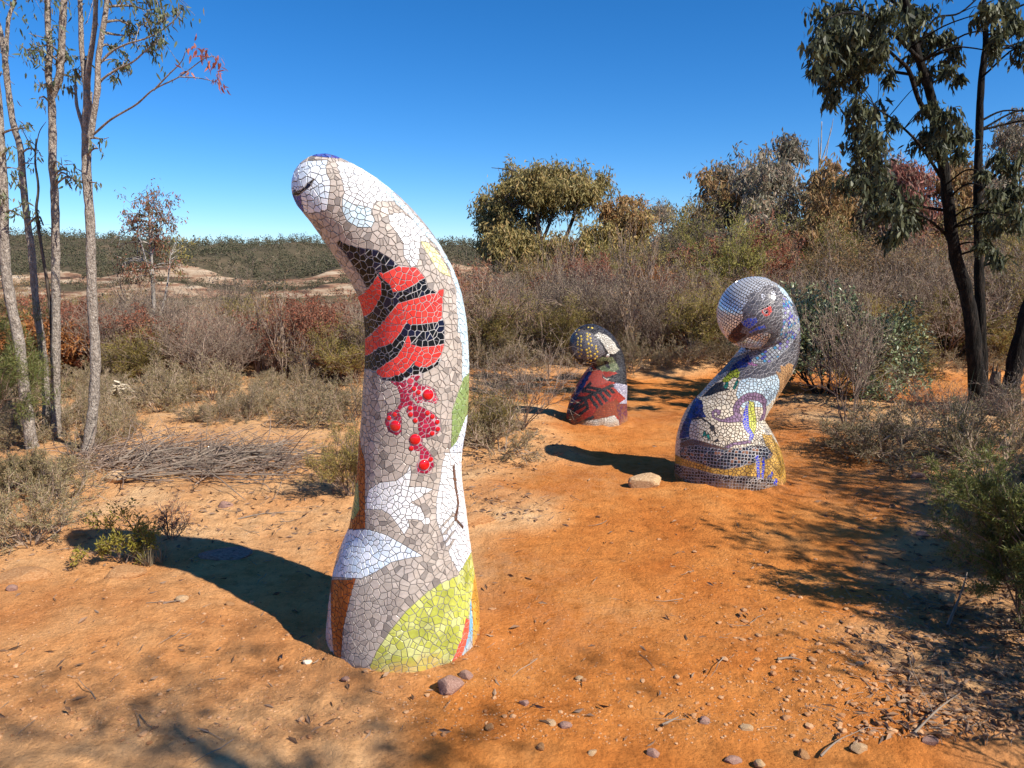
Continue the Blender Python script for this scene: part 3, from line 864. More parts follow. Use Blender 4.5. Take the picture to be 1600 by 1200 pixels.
    for gx, gy, gr in gems:          # a ring of slivers round every gem
        p = cast(gx, gy)
        if p is None: continue
        R = gr + 0.26 * spacing / pxm(p)
        k = max(5, int(2 * math.pi * R * pxm(p) / (spacing * 0.62)))
        for i in range(k):
            a = 2 * math.pi * (i + rng.uniform(-.15, .15)) / k
            q = cast(gx + R * math.cos(a), gy + R * math.sin(a))
            if q is not None and not near(q, spacing * 0.3): put(q, spacing * 0.26)
    if ball is not None:             # rows of mirror squares
        c0, rad_, axis, pitch, cls = ball
        axis = axis / np.linalg.norm(axis)
        t1 = np.cross(axis, [0.3, 0.9, 0.1]); t1 /= np.linalg.norm(t1); t2 = np.cross(axis, t1)
        nl = int(math.pi * rad_ / pitch)
        cand = []
        for i in range(1, nl):
            th = math.pi * i / nl
            k = max(3, int(round(2 * math.pi * rad_ * math.sin(th) / pitch)))
            for j in range(k):
                ph = 2 * math.pi * (j + 0.0) / k
                cand.append(c0 + rad_ * (axis * math.cos(th) + math.sin(th) * (t1 * math.cos(ph) + t2 * math.sin(ph))))
        cand = np.array(cand)
        keep = np.abs(solid.sdf(cand)) < 0.012
        cand = solid.snap(cand[keep]); cc = classify(cand, solid.grad(cand))
        for p, c in zip(cand, cc):
            if c == CI[cls] and not near(p, pitch * 0.6): put(p, pitch * 0.5)
    for cls, ang, pit, box in lattices:   # rows of small squares
        ca, sa = math.cos(ang), math.sin(ang)
        cx, cy = (box[0] + box[2]) / 2, (box[1] + box[3]) / 2
        hw = math.hypot(box[2] - box[0], box[3] - box[1]) / 2
        u = np.arange(-hw, hw, pit)
        U, W = np.meshgrid(u, u); px = cx + U * ca - W * sa; py = cy + U * sa + W * ca
        px, py = px.ravel(), py.ravel()
        ok = by_pixel(px, py) == CI[cls]
        for a, b in zip(px[ok], py[ok]):
            p = cast(a + rng.uniform(-.1, .1) * pit, b + rng.uniform(-.1, .1) * pit)
            if p is not None and not near(p, pit * pxm(p) * 0.6): put(p, pit * pxm(p) * 0.5)
    if edges:
        for cls, kind, data in regions:
            if kind != 'poly': continue
            poly = np.array(data, float)
            cp = np.vstack([poly, poly[:1]])
            seg = np.diff(cp, axis=0); ln = np.hypot(seg[:, 0], seg[:, 1]); tot = ln.sum()
            stp = spacing * 0.85 * CLS[cls][2]
            pc = None
            for a in poly:
                pc = cast(*a)
                if pc is not None: break
            if pc is None: continue
            step = stp / pxm(pc)
            cum = np.concatenate([[0], np.cumsum(ln)])
            ss = np.cumsum(rng.uniform(0.8, 1.2, int(tot / step) + 2) * step); ss = ss[ss < tot]
            if not len(ss): continue
            i = np.clip(np.searchsorted(cum, ss, 'right') - 1, 0, len(seg) - 1)
            t = (ss - cum[i]) / np.maximum(ln[i], 1e-6)
            c = cp[i] + seg[i] * t[:, None]; nrm = np.stack([-seg[i][:, 1], seg[i][:, 0]], 1) / np.maximum(ln[i], 1e-6)[:, None]
            o = step * rng.uniform(0.38, 0.52, len(ss))[:, None]
            A_, B_ = c + nrm * o, c - nrm * o
            ok = by_pixel(A_[:, 0], A_[:, 1]) != by_pixel(B_[:, 0], B_[:, 1])
            for a, b in zip(A_[ok], B_[ok]):
                pa, pb = cast(*a), cast(*b)
                if pa is not None and pb is not None and np.linalg.norm(pa - pb) < step * pxm(pa) * 2.2:
                    lim = stp * 0.55
                    if not near(pa, lim) and not near(pb, lim): put(pa, stp * 0.5); put(pb, stp * 0.5)
    # dart throwing over the whole skin
    T = np.concatenate([Q[:, [0, 1, 2]], Q[:, [0, 2, 3]]])
    e1, e2 = V[T[:, 1]] - V[T[:, 0]], V[T[:, 2]] - V[T[:, 0]]
    ar = np.linalg.norm(np.cross(e1, e2), axis=1) / 2; area = ar.sum()
    nc = int(area / spacing ** 2 * 9)
    ti = rng.choice(len(T), nc, p=ar / area)
    u, v = rng.random(nc), rng.random(nc); fl = u + v > 1; u[fl], v[fl] = 1 - u[fl], 1 - v[fl]
    S = solid.snap(V[T[ti, 0]] + e1[ti] * u[:, None] + e2[ti] * v[:, None], 2)
    sn = solid.grad(S); sc = classify(S, sn)
    fac = np.array([CLS[k][2] for k in CN])
    keep = S[:, 2] > -0.06
    for p, c in zip(S[keep], sc[keep]):
        s = spacing * fac[c] * rng.uniform(0.6, 1.12)
        if not near(p, s * 0.8): put(p, s * rng.uniform(0.35, 0.6))
    # ---- cells
    pos = solid.snap(np.array([s[0] for s in seeds]), 2)
    nor = solid.grad(pos)
    cls = classify(pos, nor)
    w2 = np.array([s[1] ** 2 for s in seeds]); gem = np.array([s[2] for s in seeds])
    kd = kdtree.KDTree(len(pos))
    for i, p in enumerate(pos): kd.insert(p, i)
    kd.balance()
    tiles = []
    posl, norl = pos.tolist(), nor.tolist()
    for i in range(len(pos)):
        if gem[i] or posl[i][2] < -0.05: continue
        n = Vector(norl[i]); p = Vector(posl[i])
        t1 = n.cross(Vector((0.31, 0.2, 0.93))).normalized(); t2 = n.cross(t1)
        lim = spacing * 0.95
        poly = [(lim, lim * .4), (lim * .4, lim), (-lim * .4, lim), (-lim, lim * .4), (-lim, -lim * .4), (-lim * .4, -lim), (lim * .4, -lim), (lim, -lim * .4)]
        for co, j, dist in kd.find_range(p, spacing * 2.4):
            if j == i or dist < 1e-7: continue
            nj = norl[j]
            if n[0] * nj[0] + n[1] * nj[1] + n[2] * nj[2] < 0.1: continue
            q = co - p
            qx, qy = q.dot(t1), q.dot(t2); ql = math.hypot(qx, qy)
            if ql < 1e-6: continue
            c = (dist * dist + w2[i] - w2[j]) / (2 * dist) * (ql / dist) - gap * 0.5
            poly = clip_poly(poly, qx / ql, qy / ql, c)
            if len(poly) < 3: break
        if len(poly) < 3: continue
        pcs = [(poly, cls[i])]
        px0, py0, z0 = project(posl[i])
        facing = n.dot((camv - p).normalized())
        if facing > 0.02:                       # cut tiles along the lines of the drawing
            rad_px = spacing * 1.1 * FPX / z0
            near_e = np.nonzero((Ebox[:, 0] < px0 + rad_px) & (Ebox[:, 2] > px0 - rad_px) & (Ebox[:, 1] < py0 + rad_px) & (Ebox[:, 3] > py0 - rad_px))[0]
            if len(near_e):
                q = project(np.array([list(p + t1), list(p + t2)]) * 0.01 + np.array(posl[i]) * 0.99)
                J = np.array([[q[0][0] - px0, q[0][1] - px0], [q[1][0] - py0, q[1][1] - py0]]) * 100
                pcs = [poly]
                for e in near_e:
                    ax, ay, bx, by = E[e]; el = math.hypot(bx - ax, by - ay)
                    if el < 1e-6: continue
                    ex, ey = (bx - ax) / el, (by - ay) / el
                    nx_, ny_ = -ey, ex
                    out_ = []
                    for pl_ in pcs:
                        ptx = [(px0 + J[0, 0] * u_ + J[0, 1] * v_, py0 + J[1, 0] * u_ + J[1, 1] * v_) for u_, v_ in pl_]
                        sd = [(x_ - ax) * nx_ + (y_ - ay) * ny_ for x_, y_ in ptx]
                        al = [(x_ - ax) * ex + (y_ - ay) * ey for x_, y_ in ptx]
                        if max(sd) < 0.7 or min(sd) > -0.7 or max(al) < 0 or min(al) > el: out_.append(pl_); continue
                        # the line in tile coordinates
                        lx, ly = nx_ * J[0, 0] + ny_ * J[1, 0], nx_ * J[0, 1] + ny_ * J[1, 1]
                        ll = math.hypot(lx, ly)
                        if ll < 1e-6: out_.append(pl_); continue
                        c0_ = ((ax - px0) * nx_ + (ay - py0) * ny_) / ll
                        A1 = clip_poly(pl_, lx / ll, ly / ll, c0_ - gap * 0.5); B1 = clip_poly(pl_, -lx / ll, -ly / ll, -c0_ - gap * 0.5)
                        if len(A1) < 3 or len(B1) < 3: out_.append(pl_); continue
                        cc = []
                        for g_ in (A1, B1):
                            mx_, my_ = sum(k_[0] for k_ in g_) / len(g_), sum(k_[1] for k_ in g_) / len(g_)
                            cc.append((px0 + J[0, 0] * mx_ + J[0, 1] * my_, py0 + J[1, 0] * mx_ + J[1, 1] * my_))
                        k2 = (one(*cc[0]), one(*cc[1]))
                        if k2[0] == k2[1]: out_.append(pl_)
                        else: out_ += [A1, B1]
                    pcs = out_
                res = []
                for pl_ in pcs:
                    mx_, my_ = sum(k_[0] for k_ in pl_) / len(pl_), sum(k_[1] for k_ in pl_) / len(pl_)
                    res.append((pl_, one(px0 + J[0, 0] * mx_ + J[0, 1] * my_, py0 + J[1, 0] * mx_ + J[1, 1] * my_)))
                pcs = res if len(res) > 1 else [(res[0][0], res[0][1])]
        if w2[i] and shard and rng.random() < shard:      # snapped tiles: cut some pieces across
            out_ = []
            for pl_, k_ in pcs:
                xs_ = [a[0] for a in pl_]; ys_ = [a[1] for a in pl_]
                if (max(xs_) - min(xs_)) * (max(ys_) - min(ys_)) < (0.75 * spacing) ** 2 or CN[k_] in ('mirror', 'speckle', 'dark_grid', 'brown_grid'): out_.append((pl_, k_)); continue
                mx_, my_ = sum(xs_) / len(xs_), sum(ys_) / len(ys_)
                far_ = max(pl_, key=lambda a: (a[0] - mx_) ** 2 + (a[1] - my_) ** 2)
                an = math.atan2(far_[1] - my_, far_[0] - mx_) + rng.normal(0, 0.45)
                nx_, ny_ = math.cos(an), math.sin(an); c0_ = nx_ * mx_ + ny_ * my_ + rng.normal(0, 0.08) * spacing
                A1 = clip_poly(pl_, nx_, ny_, c0_ - gap * 0.4); B1 = clip_poly(pl_, -nx_, -ny_, -c0_ - gap * 0.4)
                out_ += [(g_, k_) for g_ in (A1, B1) if len(g_) > 2]
            pcs = out_
        for poly, tc_ in pcs:
            # merge near-identical corners
            pl = []
            for a in poly:
                if not pl or math.hypot(a[0] - pl[-1][0], a[1] - pl[-1][1]) > 0.0012: pl.append(a)
            if len(pl) > 2 and math.hypot(pl[0][0] - pl[-1][0], pl[0][1] - pl[-1][1]) < 0.0012: pl.pop()
            if len(pl) < 3: continue
            A = 0.5 * sum(pl[k][0] * pl[(k + 1) % len(pl)][1] - pl[(k + 1) % len(pl)][0] * pl[k][1] for k in range(len(pl)))
            if abs(A) < (0.13 * spacing) ** 2: continue
            if A < 0: pl = pl[::-1]
            jit = Vector(rng.normal(0, 0.012, 3)); nn = (n + jit).normalized()
            a1 = (t1 - nn * t1.dot(nn)).normalized(); a2 = nn.cross(a1)
            if a2.dot(t2) < 0: a2 = -a2
            cxm = sum(a[0] for a in pl) / len(pl); cym = sum(a[1] for a in pl) / len(pl)
            th = thick * rng.uniform(0.85, 1.2)
            k = len(pl)
            vs = []
            for (a, b), sh, hh in [(q_, 0.0, -0.004) for q_ in pl] + ([(q_, 0.0, th - 0.0009) for q_ in pl] if bevel else []) + [(q_, 1.0, th) for q_ in pl]:
                if sh:
                    dx, dy = a - cxm, b - cym; dl = math.hypot(dx, dy); f = max(0.3, 1 - 0.0011 / max(dl, 1e-5)); a, b = cxm + dx * f, cym + dy * f
                vs.append(p + a1 * a + a2 * b + nn * hh)
            fc = CLS[CN[tc_]]
            colr = np.array(fc[0][rng.integers(len(fc[0]))]) * rng.uniform(0.9, 1.07)
            px, py, z = project(posl[i])
            vis = abs(A) * max(0.0, float(n.dot((camv - p).normalized()))) / z ** 2
            tiles.append((vis, np.array(vs), k, (*colr, fc[3])))
    tiles.sort(key=lambda t: -t[0])

    def faces(k):
        q = []
        for r in ((0, 1) if bevel else (0,)):
            for a in range(k): q.append((r * k + a, r * k + (a + 1) % k, (r + 1) * k + (a + 1) % k, (r + 1) * k + a))
        o = 2 * k if bevel else k
        t = [(o, o + a, o + a + 1) for a in range(1, k - 1)]
        return q, t
    for vis, vs, k, c in tiles[:n_parts]:
        cen = vs.mean(0)
        q, t = faces(k)
        o = link('tile', mesh_arrays('tile', vs - cen, q, t, False, np.tile(c, (len(vs), 1))), TILE, root)
        o.location = cen - off
    mb = MB(); cols = []
    for vis, vs, k, c in tiles[n_parts:]:
        q, t = faces(k); mb.add(vs - off, q, t); cols.append(np.tile(c, (len(vs), 1)))
    if mb.v:
        me = mesh_arrays('small_tiles', np.concatenate(mb.v), np.concatenate(mb.q), np.concatenate(mb.t), False, np.concatenate(cols))
        o = link('small_tiles', me, TILE, root); o['kind'] = 'stuff'
    return root, pos, nor, gem, len(tiles)


def gem_parts(root, base, pos, nor, gem, mat, dome=0.35, name='glass_gem', order=None, mats=None):
    idx = [i for i in range(len(gem)) if gem[i] > 0]
    for n_, i in enumerate(idx):
        R = gem[i] * 0.9
        V = [[0, 0, R * dome + 0.002]]; rings = 5; k = 16
        for a in range(1, rings + 1):
            th = a / rings * math.pi / 2
            for b in range(k):
                V.append([R * math.sin(th) * math.cos(2 * math.pi * b / k), R * math.sin(th) * math.sin(2 * math.pi * b / k), R * dome * math.cos(th) + 0.002])
        for b in range(k): V.append([R * math.cos(2 * math.pi * b / k), R * math.sin(2 * math.pi * b / k), -0.006])
        T = [(0, 1 + b, 1 + (b + 1) % k) for b in range(k)]
        Qs = [(1 + a * k + b, 1 + (a + 1) * k + b, 1 + (a + 1) * k + (b + 1) % k, 1 + a * k + (b + 1) % k) for a in range(rings) for b in range(k)]
        o = link(name, mesh_arrays(name, np.array(V), Qs, T, True), mats[n_] if mats else mat, root)
        o.location = pos[i] - np.array(base)
        o.rotation_mode = 'QUATERNION'; o.rotation_quaternion = Vector(nor[i]).to_track_quat('Z', 'Y')


def gloss(name, c, rough=0.08):
    m, n, l, out = new_mat(name)
    b = n.new('ShaderNodeBsdfPrincipled'); tc = n.new('ShaderNodeTexCoord')
    no = n.new('ShaderNodeTexNoise'); no.inputs['Scale'].default_value = 40
    l.new(tc.outputs['Object'], no.inputs[0])
    r = ramp(n, [(0.3, tuple(x * 0.85 for x in c)), (0.7, tuple(min(1, x * 1.1) for x in c))]); l.new(no.outputs[0], r.inputs[0])
    l.new(r.outputs[0], b.inputs['Base Color']); b.inputs['Roughness'].default_value = rough; b.inputs['Coat Weight'].default_value = 0.5
    l.new(b.outputs[0], out.inputs[0])
    return m


GLASS_RED = gloss('red_glass', (0.62, 0.008, 0.012))
z1 = zmap(430, 220, 4.0); z2 = zmap(480, 480, 4.286); z3 = zmap(470, 720, 3.159)
z4 = zmap(1030, 420, 6.0); z5 = zmap(1030, 600, 6.0); z6 = zmap(860, 490, 6.0)


def main_sculpture():
    rng = np.random.default_rng(11)
    D = 3.08
    sp = [(630, 1060, D, 117), (630, 1005, D, 118), (632, 955, D, 116), (632, 900, D, 108), (638, 850, D, 95), (640, 800, D, 87), (640, 750, D, 81),
          (642, 700, D, 79.5), (648, 650, D, 81), (651, 600, D, 81), (652, 550, D, 79.5), (649, 500, D, 78), (639, 456, D - .01, 76.5),
          (620, 416, D - .02, 74), (594, 378, D - .03, 71), (562, 341, D - .04, 65), (534, 314, D - .05, 58), (509, 294, D - .06, 51)]
    solid = Solid(sp)
    Rg = []
    add = lambda c, pts: Rg.append((c, 'poly', pts))
    # head
    add('white_blue', z1([(100, 200), (150, 150), (200, 128), (330, 122), (318, 160), (320, 200), (342, 250), (342, 300), (322, 440), (200, 455), (150, 430), (90, 330)]))
    add('deep_blue', z1([(90, 330), (118, 310), (160, 330), (165, 380), (180, 430), (170, 470), (120, 430)]))  # darker blue paints in the shade on the left of the blue-white head
    add('black', z1([(165, 305), (200, 270), (240, 240), (228, 278), (195, 305), (150, 340), (115, 345), (110, 325)]))
    add('white', z1([(380, 133), (480, 140), (560, 170), (640, 240), (700, 305), (748, 382), (640, 380), (612, 410), (600, 450), (560, 440), (420, 360), (430, 330), (420, 260), (400, 200)]))
    add('pale_blue', z1([(420, 360), (500, 400), (600, 420), (605, 450), (622, 500), (600, 542), (520, 542), (450, 503), (420, 440)]))
    add('white', z1([(710, 460), (790, 448), (850, 490), (930, 575), (965, 640), (910, 640), (900, 680), (900, 740), (880, 782), (850, 792), (800, 720), (800, 640), (760, 580), (715, 520)]))
    add('pale_blue', z1([(640, 240), (720, 300), (900, 500), (1020, 640), (1110, 800), (1160, 940), (1200, 1080), (1240, 1200), (1140, 1200), (1140, 1050), (1130, 930), (1090, 800), (1010, 660), (955, 605), (850, 480), (760, 398), (690, 318)]))
    add('pale_yellow', z1([(910, 628), (960, 638), (1010, 690), (1062, 770), (1095, 850), (1040, 832), (1000, 792), (960, 722), (930, 672)]))
    add('deep_blue', z1([(230, 96), (280, 60), (380, 60), (450, 112), (380, 110), (300, 104)]))
    # flower
    add('black', [(526, 372), (540, 381), (562, 387), (588, 391), (605, 401), (622, 414), (650, 418), (664, 434), (668, 450), (681, 456), (691, 465), (692, 480), (690, 495), (694, 505),
                  (694, 540), (690, 552), (685, 570), (672, 578), (660, 584), (640, 590), (625, 597), (600, 594), (585, 580), (565, 575), (555, 530), (560, 500), (562, 480), (556, 465), (574, 452), (564, 432), (543, 400), (528, 384)])
    add('red', [(590, 430), (596, 440), (596, 462), (585, 482), (575, 492), (562, 496), (555, 467), (568, 458), (580, 445)])
    add('red', [(594, 430), (622, 416), (650, 418), (664, 434), (647, 445), (630, 454), (614, 457), (609, 445), (598, 436)])
    add('red', [(622, 474), (650, 466), (672, 459), (689, 458), (691, 470), (691, 497), (685, 503), (655, 507), (640, 507), (635, 504), (626, 520), (613, 536), (600, 541), (592, 543), (577, 554), (562, 558), (562, 534), (576, 526), (590, 512), (601, 500), (612, 486)])
    add('red', [(639, 523), (643, 538), (657, 542), (674, 541), (695, 537), (691, 552), (681, 566), (667, 574), (653, 573), (644, 569), (641, 573), (629, 583), (611, 590), (597, 590), (586, 580), (606, 566), (620, 557), (629, 543), (634, 531)])
    # berries
    add('crimson', z2([(545, 492), (640, 500), (690, 560), (690, 620), (720, 650), (770, 670), (830, 700), (892, 760), (895, 825), (860, 860), (780, 882), (740, 850), (742, 790), (700, 755), (662, 700), (672, 660), (640, 672), (612, 705), (632, 740), (632, 835), (600, 862), (545, 830), (520, 775), (535, 710), (590, 688), (625, 640), (622, 590), (600, 530)]))
    add('crimson_bits', z2([(640, 495), (690, 458), (775, 445), (725, 512), (800, 522), (850, 548), (878, 620), (862, 648), (800, 634), (740, 645), (690, 590)]))
    add('crimson', z2([(675, 870), (700, 962), (755, 965), (752, 1010), (733, 1050), (738, 1105), (800, 1118), (850, 1070), (845, 1010), (800, 950), (770, 920), (772, 870)]))
    # white star and wedge
    add('white', z3([(540, 15), (545, 60), (535, 130), (600, 128), (652, 140), (600, 175), (545, 207), (592, 232), (622, 300), (560, 290), (528, 290), (536, 320), (510, 366), (480, 320), (440, 265), (400, 242), (328, 240), (322, 190), (340, 140), (390, 108), (470, 98), (520, 60)]))
    add('rust_tile', z3([(255, -240), (285, -200), (300, -60), (318, 0), (318, 332), (240, 345), (235, 250)]))
    add('sage', z3([(240, 120), (285, 110), (290, 240), (262, 290), (235, 280)]))
    add('white_blue', z3([(225, 338), (330, 338), (420, 365), (500, 410), (602, 470), (530, 482), (450, 500), (370, 550), (300, 582), (150, 574), (190, 480)]))
    add('rust_tile', z3([(150, 587), (270, 587), (240, 690), (210, 830), (195, 1020), (165, 960), (150, 800), (150, 690)]))
    add('rose_white', z3([(80, 690), (148, 690), (150, 800), (165, 960), (200, 1040), (140, 1040), (80, 900)]))
    # right side
    add('pale_blue', z2([(995, -40), (1090, -40), (1100, 250), (1100, 420), (1036, 490), (1038, 300), (1010, 80)]))
    add('sage', z2([(1110, 400), (1110, 700), (1060, 735), (1000, 900), (962, 945), (968, 700), (1000, 600), (1040, 490)]))
    add('white_blue', z2([(1110, 690), (1110, 1230), (900, 1230), (930, 1060), (958, 950), (1010, 885), (1060, 735)]))
    add('white', z3([(840, -40), (845, 520), (820, 512), (776, 552), (740, 480), (700, 380), (668, 292), (668, 200), (688, 90), (700, 0), (720, -40)]))
    Rg.append(('brown_line', 'line', (z3([(752, 20), (762, 120), (776, 210), (764, 290), (800, 330)]), 1.7)))
    for a in range(4):
        Rg.append(('taupe', 'line', (z3([(690 + a * 12, 330 + a * 36), (755, 262 + a * 42)]), 1.6)))
    add('lime', z3([(846, 440), (775, 568), (700, 600), (620, 650), (520, 740), (440, 840), (380, 930), (340, 1015), (420, 1120), (700, 1130), (715, 1050), (760, 970), (800, 860), (828, 770), (842, 680), (856, 560)]))
    add('ochre', z3([(850, 430), (920, 500), (920, 1040), (840, 1060), (845, 960), (848, 800), (840, 690), (856, 560)]))
    add('sky_blue', z3([(838, 690), (848, 800), (846, 960), (840, 1100), (720, 1130), (750, 1045), (800, 950), (828, 850)]))
    add('coral', z3([(815, 775), (830, 785), (828, 850), (800, 950), (752, 1045), (700, 1130), (700, 1080), (760, 960), (795, 870)]))
    gems = z2([(810, 585), (590, 795), (722, 885), (783, 1055)]); gems = [(a, b, 9.6) for a, b in gems]
    gems += [(a, b, 4.3) for a, b in z2([(690, 675), (692, 718), (724, 758), (805, 708), (838, 732), (870, 768), (874, 816), (836, 845), (585, 718), (548, 742), (697, 945), (715, 545), (745, 570), (827, 1018)])]
    base = tuple(P(630, 1005, D)[:2]) + (0.0,)
    root, pos, nor, gem, n = sculpture('tall leaning mosaic sculpture with red and black flower, nearest the camera', solid, base, Rg, 'taupe',
                                       ['taupe', 'taupe', 'pale_blue', 'sage', 'ochre'], 0.0325, 0.0029, rng, gems=gems, shard=0.5, bevel=True)
    gem_parts(root, base, pos, nor, gem, GLASS_RED)
    return n


def duck_sculpture():
    rng = np.random.default_rng(12)
    D = 5.45
    sp = [(1139, 790, D, 83), (1139, 745, D, 83.5), (1137, 722, D, 80), (1132, 703, D, 75), (1129, 687, D, 69), (1129, 669, D, 62), (1137, 650, D, 54.5), (1150, 628, D, 50),
          (1167, 606, D, 47), (1186, 580, D, 44.5), (1203, 555, D, 41.5), (1211, 530, D - .01, 37), (1208, 508, D - .04, 38.5), (1196, 495, D - .08, 46), (1178, 489, D - .1, 56)]
    solid = Solid(sp)
    Rg = []
    add = lambda c, pts: Rg.append((c, 'poly', pts))
    neck = [(1150, 160), (1400, 160), (1400, 900), (1120, 985), (950, 1032), (850, 1022), (760, 1040), (700, 1010), (640, 960), (560, 1000), (500, 900), (860, 778), (950, 745), (1010, 690), (1040, 640), (1085, 590), (1085, 400)]
    # mirror ball and face
    add('charcoal', z4(neck))
    add('mirror', z4([(480, 420), (520, 200), (700, 20), (880, 0), (1060, 40), (1160, 130), (1150, 190), (1060, 165), (990, 155), (940, 225), (890, 215), (820, 260), (840, 290), (780, 380), (792, 470), (730, 540), (650, 620), (640, 690), (700, 700), (780, 680), (830, 640), (960, 600), (1035, 598), (1010, 660), (940, 745), (860, 778), (700, 800), (560, 700)]))
    add('charcoal', z4([(990, 155), (1060, 165), (1150, 190), (1170, 280), (1160, 420), (1100, 600), (1080, 650), (1035, 600), (960, 600), (830, 640), (780, 680), (700, 700), (650, 690), (650, 620), (730, 540), (792, 470), (780, 380), (840, 290), (820, 260), (890, 215), (940, 225)]))
    add('mirror', z4([(955, 235), (985, 225), (1000, 270), (970, 300), (955, 270)]))
    add('mirror', z4([(1040, 220), (1075, 205), (1100, 250), (1060, 250)]))
    add('pale_blue', z4([(1110, 160), (1180, 200), (1230, 280), (1260, 350), (1200, 270), (1150, 230)]))
    add('speckle', z4([(1160, 265), (1215, 290), (1270, 420), (1320, 470), (1310, 590), (1250, 690), (1180, 765), (1100, 850), (1000, 892), (890, 890), (850, 830), (960, 790), (1060, 715), (1115, 640), (1160, 520), (1150, 400)]))
    add('beak_brown', z4([(645, 640), (700, 560), (770, 500), (795, 540), (765, 590), (830, 612), (780, 652), (720, 695), (660, 690)]))
    add('beak_blue', z4([(770, 500), (830, 465), (910, 458), (922, 500), (870, 548), (845, 562), (790, 532)]))
    add('beak_blue', z4([(835, 595), (930, 540), (990, 528), (998, 550), (920, 574), (850, 604)]))
    add('eye_red', z4([(958, 390), (990, 372), (1046, 348), (1058, 400), (1032, 440), (990, 448), (963, 422)]))
    Rg.append(('black', 'line', (z4([(925, 388), (1000, 358), (1085, 298)]), 1.6)))
    Rg.append(('black', 'disc', (*z4([(1000, 402)])[0], 3.6)))
    # neck and body
    add('navy', z4([(660, 960), (690, 900), (840, 800), (865, 870), (820, 925), (740, 935)]))
    add('pink', z4([(825, 880), (870, 878), (940, 900), (900, 914), (840, 902)]))
    add('cream', z5([(100, 760), (100, 400), (300, 200), (480, 20), (560, -30), (640, -80), (760, -10), (790, 20), (800, 120), (1000, 100), (1060, 200), (1100, 600), (620, 640)]))
    add('pale_blue', z4([(750, 1060), (770, 1035), (850, 1018), (950, 1032), (1110, 982), (1128, 1040), (1120, 1130), (1085, 1210), (1030, 1270), (1000, 1300), (830, 1290), (780, 1310), (750, 1250), (720, 1180)]))
    add('tan_hand', z4([(1092, 960), (1140, 975), (1135, 900), (1172, 915), (1215, 880), (1260, 900), (1230, 1040), (1160, 1180), (1080, 1340), (1010, 1400), (1060, 1290), (1130, 1130), (1125, 1040)]))
    add('leaf_olive', z4([(590, 1050), (660, 960), (730, 932), (757, 970), (742, 1022), (690, 1022), (650, 1062), (600, 1064)]))
    add('fern', z4([(400, 1200), (530, 1075), (600, 1060), (602, 1110), (662, 1132), (560, 1155), (470, 1190)]))
    add('teal', z4([(598, 1105), (640, 1052), (652, 1100), (620, 1134)]))
    add('teal', z4([(688, 1124), (730, 1030), (745, 1060), (712, 1135)]))
    add('mauve', z5([(780, 110), (830, 85), (900, 78), (965, 98), (1005, 150), (1000, 250), (985, 330), (930, 352), (975, 260), (965, 190), (930, 160), (850, 150), (780, 180), (750, 230), (758, 280), (790, 300), (785, 352), (660, 364), (560, 352), (498, 312), (485, 262), (530, 234), (578, 250), (570, 292), (532, 302), (548, 270), (512, 272), (522, 310), (580, 335), (660, 310), (696, 290), (690, 220), (720, 160)]))
    add('navy', z5([(340, 120), (405, 165), (412, 260), (442, 312), (380, 310), (310, 322), (282, 420), (282, 505), (190, 510), (200, 440), (240, 340)]))
    add('royal', z5([(850, 138), (830, 200), (836, 300), (842, 400), (890, 480), (866, 532), (838, 532), (846, 480), (798, 420), (778, 350), (788, 270), (815, 200)]))
    add('yellow_green', z5([(842, 160), (888, 168), (890, 230), (908, 320), (908, 400), (890, 474), (848, 420), (832, 330), (836, 250)]))
    Rg.append(('teal', 'line', (z5([(415, 490), (425, 450), (440, 485), (465, 480), (475, 515)]), 1.5)))
    Rg.append(('mauve', 'line', (z5([(620, 600), (690, 565), (850, 540)]), 2.4)))
    Rg.append(('fern', 'line', (z5([(300, 330), (400, 320), (470, 370), (520, 450), (540, 540)]), 0.9)))
    add('gold', z5([(100, 640), (210, 690), (380, 740), (620, 800), (860, 745), (960, 720), (1050, 640), (990, 560), (960, 470), (1050, 480), (1200, 700), (1200, 1080), (1080, 1080), (1100, 900), (900, 868), (700, 862), (500, 840), (300, 785), (100, 740)]))
    add('dark_grid', z5([(270, 500), (400, 540), (520, 572), (620, 602), (690, 606), (760, 600), (850, 578), (940, 578), (1000, 590), (1062, 652), (1040, 692), (960, 722), (860, 746), (740, 782), (620, 802), (500, 782), (380, 742), (280, 716), (200, 690), (190, 600), (200, 520)]))
    add('brown_line', z5([(200, 540), (300, 515), (420, 545), (520, 575), (660, 605), (620, 625), (480, 598), (380, 575), (280, 580), (200, 600)]))
    add('brown_grid', z5([(100, 740), (300, 795), (500, 848), (700, 868), (920, 876), (1085, 910), (1105, 1080), (800, 1090), (540, 1080), (330, 965), (220, 885), (100, 830)]))
    add('orange_tile', z5([(100, 800), (180, 850), (250, 920), (450, 1010), (560, 1090), (280, 1090), (100, 1020)]))
    Rg.append(('royal', 'line', (z5([(918, 680), (925, 780), (932, 880)]), 2.6)))
    Rg.append(('royal', 'line', (z5([(978, 695), (974, 800), (966, 880)]), 1.9)))
    Rg.append(('royal', 'line', (z5([(1020, 880), (1060, 830), (1045, 880)]), 1.3)))
    Rg.append(('royal', 'line', (z5([(1070, 940), (1095, 890), (1095, 950)]), 1.3)))
    lat = [('speckle', math.radians(-40), 5.2, (1165, 460, 1256, 575)), ('dark_grid', math.radians(5), 5.3, (1055, 680, 1215, 740)), ('brown_grid', math.radians(4), 4.7, (1040, 720, 1225, 780))]
    cen = P(1178, 489, D - .1); zc = (cen - CAM) @ FWD
    base = tuple(P(1139, 745, D)[:2]) + (0.0,)
